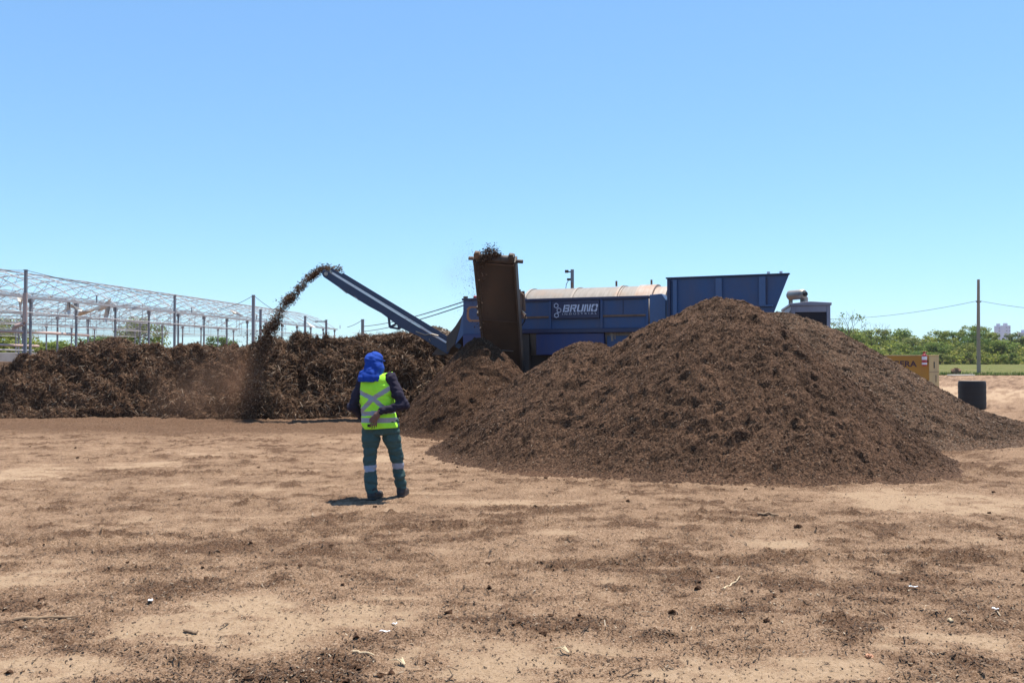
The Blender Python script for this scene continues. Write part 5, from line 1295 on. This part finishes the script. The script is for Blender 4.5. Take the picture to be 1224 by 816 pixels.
V_ = SDF((-.40, -.28, .80), (.34, .28, 1.60), .0085)
V_.prof([.80, .90, 1.05, 1.20, 1.32, 1.42, 1.50, 1.55], [.0, -.008, -.03, -.045, -.052, -.055, -.055, -.055], [0, 0, 0, 0, .005, .01, .015, .02], [.222, .220, .208, .206, .208, .206, .20, .19], [.165, .158, .146, .142, .146, .128, .10, .07], .02, 2.6)
V_.noise(.011, 8, 51, (1, 1, 1.4)).noise(.005, 22, 52)
def vclip(X, Y, Z):
    top = Z - (1.485 + .20 * (X + .055) - .35 * np.maximum(0, np.abs(Y) - .05))
    hem = (.842 + .012 * np.sin(X * 8) - .02 * X) - Z
    rL = np.sqrt(((X + .31) / .085) ** 2 + ((Y - .02) / .11) ** 2 + ((Z - 1.33) / .15) ** 2) - 1
    rR = np.sqrt(((X - .205) / .075) ** 2 + ((Y + .02) / .11) ** 2 + ((Z - 1.37) / .16) ** 2) - 1
    nk = np.sqrt(((X + .07) / .085) ** 2 + ((Y - .06) / .10) ** 2) - 1
    return np.maximum.reduce([top, hem, -rL * .08, -rR * .08, np.where(Z > 1.38, -nk * .08, -1)])
V_.crease(.010, 7, 55, (1, 1, 1.2))
V_.clip(vclip)
def vmi(c):
    x, y, z = c[:, 0], c[:, 1], c[:, 2]; back = y < .02
    def seg(a, b, w):
        ab = np.array(b) - np.array(a); t = ((x - a[0]) * ab[0] + (z - a[1]) * ab[1]) / (ab @ ab); px_ = a[0] + np.clip(t, 0, 1) * ab[0]; pz_ = a[1] + np.clip(t, 0, 1) * ab[1]
        return np.hypot(x - px_, z - pz_) < w
    t = (np.abs(z - (.945 + .01 * x)) < .028) | (np.abs(z - (1.035 + .10 * (x + .03))) < .027)
    X_ = seg((-.245, 1.03), (-.075, 1.205), .027) | seg((-.075, 1.205), (.17, 1.355), .027) | seg((-.29, 1.30), (-.075, 1.205), .026) | seg((-.075, 1.205), (.06, 1.09), .026)
    fr = (~back) & ((np.abs(x + .16) < .026) | (np.abs(x - .05) < .026)) & (z > 1.03)
    return (t | (back & X_) | fr).astype(int)
vest = V_.obj('safety_vest', [M['vest'], M['reflect']], person, vmi)
m_ = MB(); m_.bb(-.135, -.088, -.176, -.166, .868, .900); m_.build('pocket_tag', M['black'], vest, .003)

K_ = SDF((-.40, -.30, 1.36), (.14, .32, 1.82), .007)
K_.ell((-.092, .045, 1.655), (.105, .123, .104), .01)
K_.prof([1.425, 1.46, 1.52, 1.58, 1.63, 1.66], [-.125, -.125, -.112, -.085, -.084, -.088], [-.05, -.05, -.03, -.005, .02, .03], [.126, .137, .131, .114, .105, .095], [.095, .10, .112, .12, .122, .115], .018, 2.2)
K_.cap((-.205, -.05, 1.47), (-.16, -.06, 1.56), .05, .05, .03)
K_.cap((-.085, .11, 1.665), (-.06, .20, 1.655), .09, .075, .02, (1, 1, .16))
K_.ell((-.085, .19, 1.595), (.072, .09, .085), 0, True)
K_.noise(.020, 8, 61, (1.3, 1, .8)).noise(.005, 20, 62, (1.6, 1, .6))
def kcut(X, Y, Z):   # sharp edge where the neck flap hangs from under the cap
    return np.where(Z < 1.645 + .10 * (X + .09), -1, -1)
K_.crease(.013, 6, 65, (1.2, 1, .7)).crease(.005, 13, 66)
hood = K_.obj('blue_hood', [M['hood']], person)
Q_ = SDF((-.24, -.15, 1.58), (.09, .30, 1.80), .007)
Q_.ell((-.088, .045, 1.665), (.111, .129, .101), .01); Q_.cap((-.085, .12, 1.668), (-.06, .215, 1.655), .09, .075, .02, (1, 1, .14))
Q_.noise(.008, 12, 72, (1, 1, .6)).crease(.006, 9, 75).clip(lambda X, Y, Z: (1.648 + .05 * (X + .09) + .06 * np.maximum(0, -Y)) - Z).noise(.005, 14, 71)
Q_.obj('cap', [M['hood']], hood)
for an, tx_, ty_, yaw in ((ankL, .06, .19, .3), (ankR, .025, .20, .1)):
    O_ = SDF((an[0] - .12, an[1] - .13, -.03), (an[0] + .17, an[1] + .30, .26), .007)
    O_.cap((an[0], an[1], .12), (an[0], an[1] - .005, .07), .056, .056, .02); O_.cap((an[0], an[1] - .03, .045), (an[0] + tx_, an[1] + ty_, .04), .050, .048, .02, (1, 1, .85))
    O_.cap((an[0], an[1] - .035, .012), (an[0] + tx_, an[1] + ty_ + .005, .012), .055, .054, .004, (1, 1, .3))
    O_.clip(lambda X, Y, Z: np.maximum(-.012 - Z, Z - .14)); O_.obj('boot', [M['boot']], person)

# ------------------------------------------------------------------ dust in the air
def dust(name, c, r, dens, col, label, seed, nscale=1.2, rot=None):
    m = bpy.data.materials.new(name); m.use_nodes = True; nt = m.node_tree; nt.nodes.clear()
    out = nd(nt, 'ShaderNodeOutputMaterial'); pv = nd(nt, 'ShaderNodeVolumePrincipled'); pv.inputs['Color'].default_value = c4(col); pv.inputs['Anisotropy'].default_value = .2
    tc = nd(nt, 'ShaderNodeTexCoord'); ln = nd(nt, 'ShaderNodeVectorMath', operation='LENGTH'); nt.links.new(tc.outputs['Object'], ln.inputs[0])
    fo = nd(nt, 'ShaderNodeMapRange'); fo.interpolation_type = 'SMOOTHSTEP'; nt.links.new(ln.outputs['Value'], fo.inputs[0]); fo.inputs[1].default_value = 1.0; fo.inputs[2].default_value = .05; fo.inputs[3].default_value = 0; fo.inputs[4].default_value = 1
    nz = nd(nt, 'ShaderNodeTexNoise'); nz.inputs['Scale'].default_value = nscale; nz.inputs['Detail'].default_value = 3
    mp = nd(nt, 'ShaderNodeMapping'); mp.inputs['Scale'].default_value = tuple(r); nt.links.new(tc.outputs['Object'], mp.inputs[0]); nt.links.new(mp.outputs[0], nz.inputs['Vector'])
    mr = nd(nt, 'ShaderNodeMapRange'); nt.links.new(nz.outputs['Fac'], mr.inputs[0]); mr.inputs[1].default_value = .36; mr.inputs[2].default_value = .68
    mu = nd(nt, 'ShaderNodeMath', operation='MULTIPLY'); nt.links.new(fo.outputs[0], mu.inputs[0]); nt.links.new(mr.outputs[0], mu.inputs[1])
    m2 = nd(nt, 'ShaderNodeMath', operation='MULTIPLY'); nt.links.new(mu.outputs[0], m2.inputs[0]); m2.inputs[1].default_value = dens
    nt.links.new(m2.outputs[0], pv.inputs['Density']); nt.links.new(pv.outputs[0], out.inputs['Volume'])
    m_ = MB(); n, k = 24, 12; V = [(math.sin(math.pi * j / k) * math.cos(2 * math.pi * i / n), math.sin(math.pi * j / k) * math.sin(2 * math.pi * i / n), math.cos(math.pi * j / k)) for j in range(1, k) for i in range(n)]
    V += [(0, 0, 1), (0, 0, -1)]; F = [(j * n + i, (j + 1) * n + i, (j + 1) * n + (i + 1) % n, j * n + (i + 1) % n) for j in range(k - 2) for i in range(n)]
    F += [(len(V) - 2, i, (i + 1) % n) for i in range(n)] + [(len(V) - 1, (k - 2) * n + (i + 1) % n, (k - 2) * n + i) for i in range(n)]
    m_.add(V, F); ob = m_.build(name, m, None, label=label, cat='dust', kind='stuff'); ob.location = tuple(c); ob.scale = tuple(r)
    if rot: ob.rotation_euler = rot
    return ob
dc = P(296, 448, 24.4); dust('dust_cloud', (dc[0], 23.7, 1.15), (.8, .8, 1.6), .8, (.30, .17, .11), 'dense brown dust where the mulch stream lands on the windrow', 1, 1.5)
dc = P(262, 470, 24.0); dust('dust_cloud', (dc[0], 22.9, .8), (2.4, 1.8, 1.5), .19, (.46, .29, .20), 'thin brown dust drifting left over the foot of the windrow', 2, .9)
dc = P(585, 380, 20.4); dust('dust_cloud', (dc[0] - .1, 19.85, 2.9), (.7, .5, 1.5), .5, (.26, .15, .10), 'brown dust falling along the steep conveyor', 3, 1.4)
dc = P(548, 322, 20.2); dust('dust_cloud', (dc[0], 20.2, dc[2]), (.65, .5, .75), .45, (.35, .33, .42), 'faint dust puff left of the steep conveyor head', 4, 1.6)

m = bpy.data.materials.new('haze'); m.use_nodes = True; nt = m.node_tree; nt.nodes.clear()
out = nd(nt, 'ShaderNodeOutputMaterial'); pv = nd(nt, 'ShaderNodeVolumePrincipled'); pv.inputs['Color'].default_value = (.86, .92, 1, 1); pv.inputs['Density'].default_value = HAZE
nt.links.new(pv.outputs[0], out.inputs['Volume'])
if HAZE > 0:
    m_ = MB(); m_.bb(-700, 1100, -60, 1700, -3, 80); m_.build('haze', m, None, label='thin bluish haze over the whole yard and skyline', cat='haze', kind='stuff')

# ------------------------------------------------------------------ light, sky, camera
sd = Vector((.17, .22, .96)).normalized()
el = math.asin(sd.z); az = math.atan2(sd.x, sd.y)
w = bpy.data.worlds.new('World'); S.world = w; w.use_nodes = True; nt = w.node_tree
sky = nt.nodes.new('ShaderNodeTexSky'); sky.sky_type = 'NISHITA'; sky.sun_disc = False; sky.sun_elevation = el; sky.sun_rotation = az
sky.air_density = 1.0; sky.dust_density = 0.4; sky.ozone_density = 3.0; sky.altitude = 300
hs = nt.nodes.new('ShaderNodeHueSaturation'); hs.inputs['Saturation'].default_value = 1.0; nt.links.new(sky.outputs[0], hs.inputs['Color'])
bg = nt.nodes['Background']; bg.inputs['Strength'].default_value = 0.088; gm = nt.nodes.new('ShaderNodeGamma'); gm.inputs['Gamma'].default_value = .72; nt.links.new(hs.outputs[0], gm.inputs['Color'])
gn = nt.nodes.new('ShaderNodeMix'); gn.data_type = 'RGBA'; gn.blend_type = 'MULTIPLY'; gn.inputs[0].default_value = 1; nt.links.new(gm.outputs[0], gn.inputs[6]); gn.inputs[7].default_value = (1.13, 1.64, 2.04, 1)
nt.links.new(gn.outputs[2], bg.inputs['Color'])
sl = bpy.data.lights.new('sun', 'SUN'); sl.energy = 5.0; sl.angle = R(.53); sl.color = (1.0, .925, .81)
so = bpy.data.objects.new('sun', sl); COL.objects.link(so); so.rotation_euler = sd.to_track_quat('Z', 'Y').to_euler(); so.location = (10, 10, 30)
cd = bpy.data.cameras.new('camera'); cd.sensor_width = 36; cd.lens = FPX / 1224 * 36; cd.clip_start = .1; cd.clip_end = 8000
co_ = bpy.data.objects.new('camera', cd); COL.objects.link(co_); co_.location = tuple(CAM); co_.rotation_euler = (R(90) + TILT, 0, 0); S.camera = co_
S.view_settings.view_transform = 'Standard'; S.view_settings.look = 'None'; S.view_settings.exposure = 0.82; S.view_settings.gamma = 1.0
S.cycles.use_denoising = DENOISE; S.cycles.denoiser = 'OPENIMAGEDENOISE'; S.cycles.denoising_input_passes = 'RGB_ALBEDO_NORMAL'; S.cycles.denoising_prefilter = 'ACCURATE'; S.cycles.sample_clamp_direct = 5; S.cycles.sample_clamp_indirect = 1.5; S.cycles.max_bounces = 6; S.cycles.volume_bounces = 1; S.cycles.volume_step_rate = 1.5; S.cycles.volume_max_steps = 128
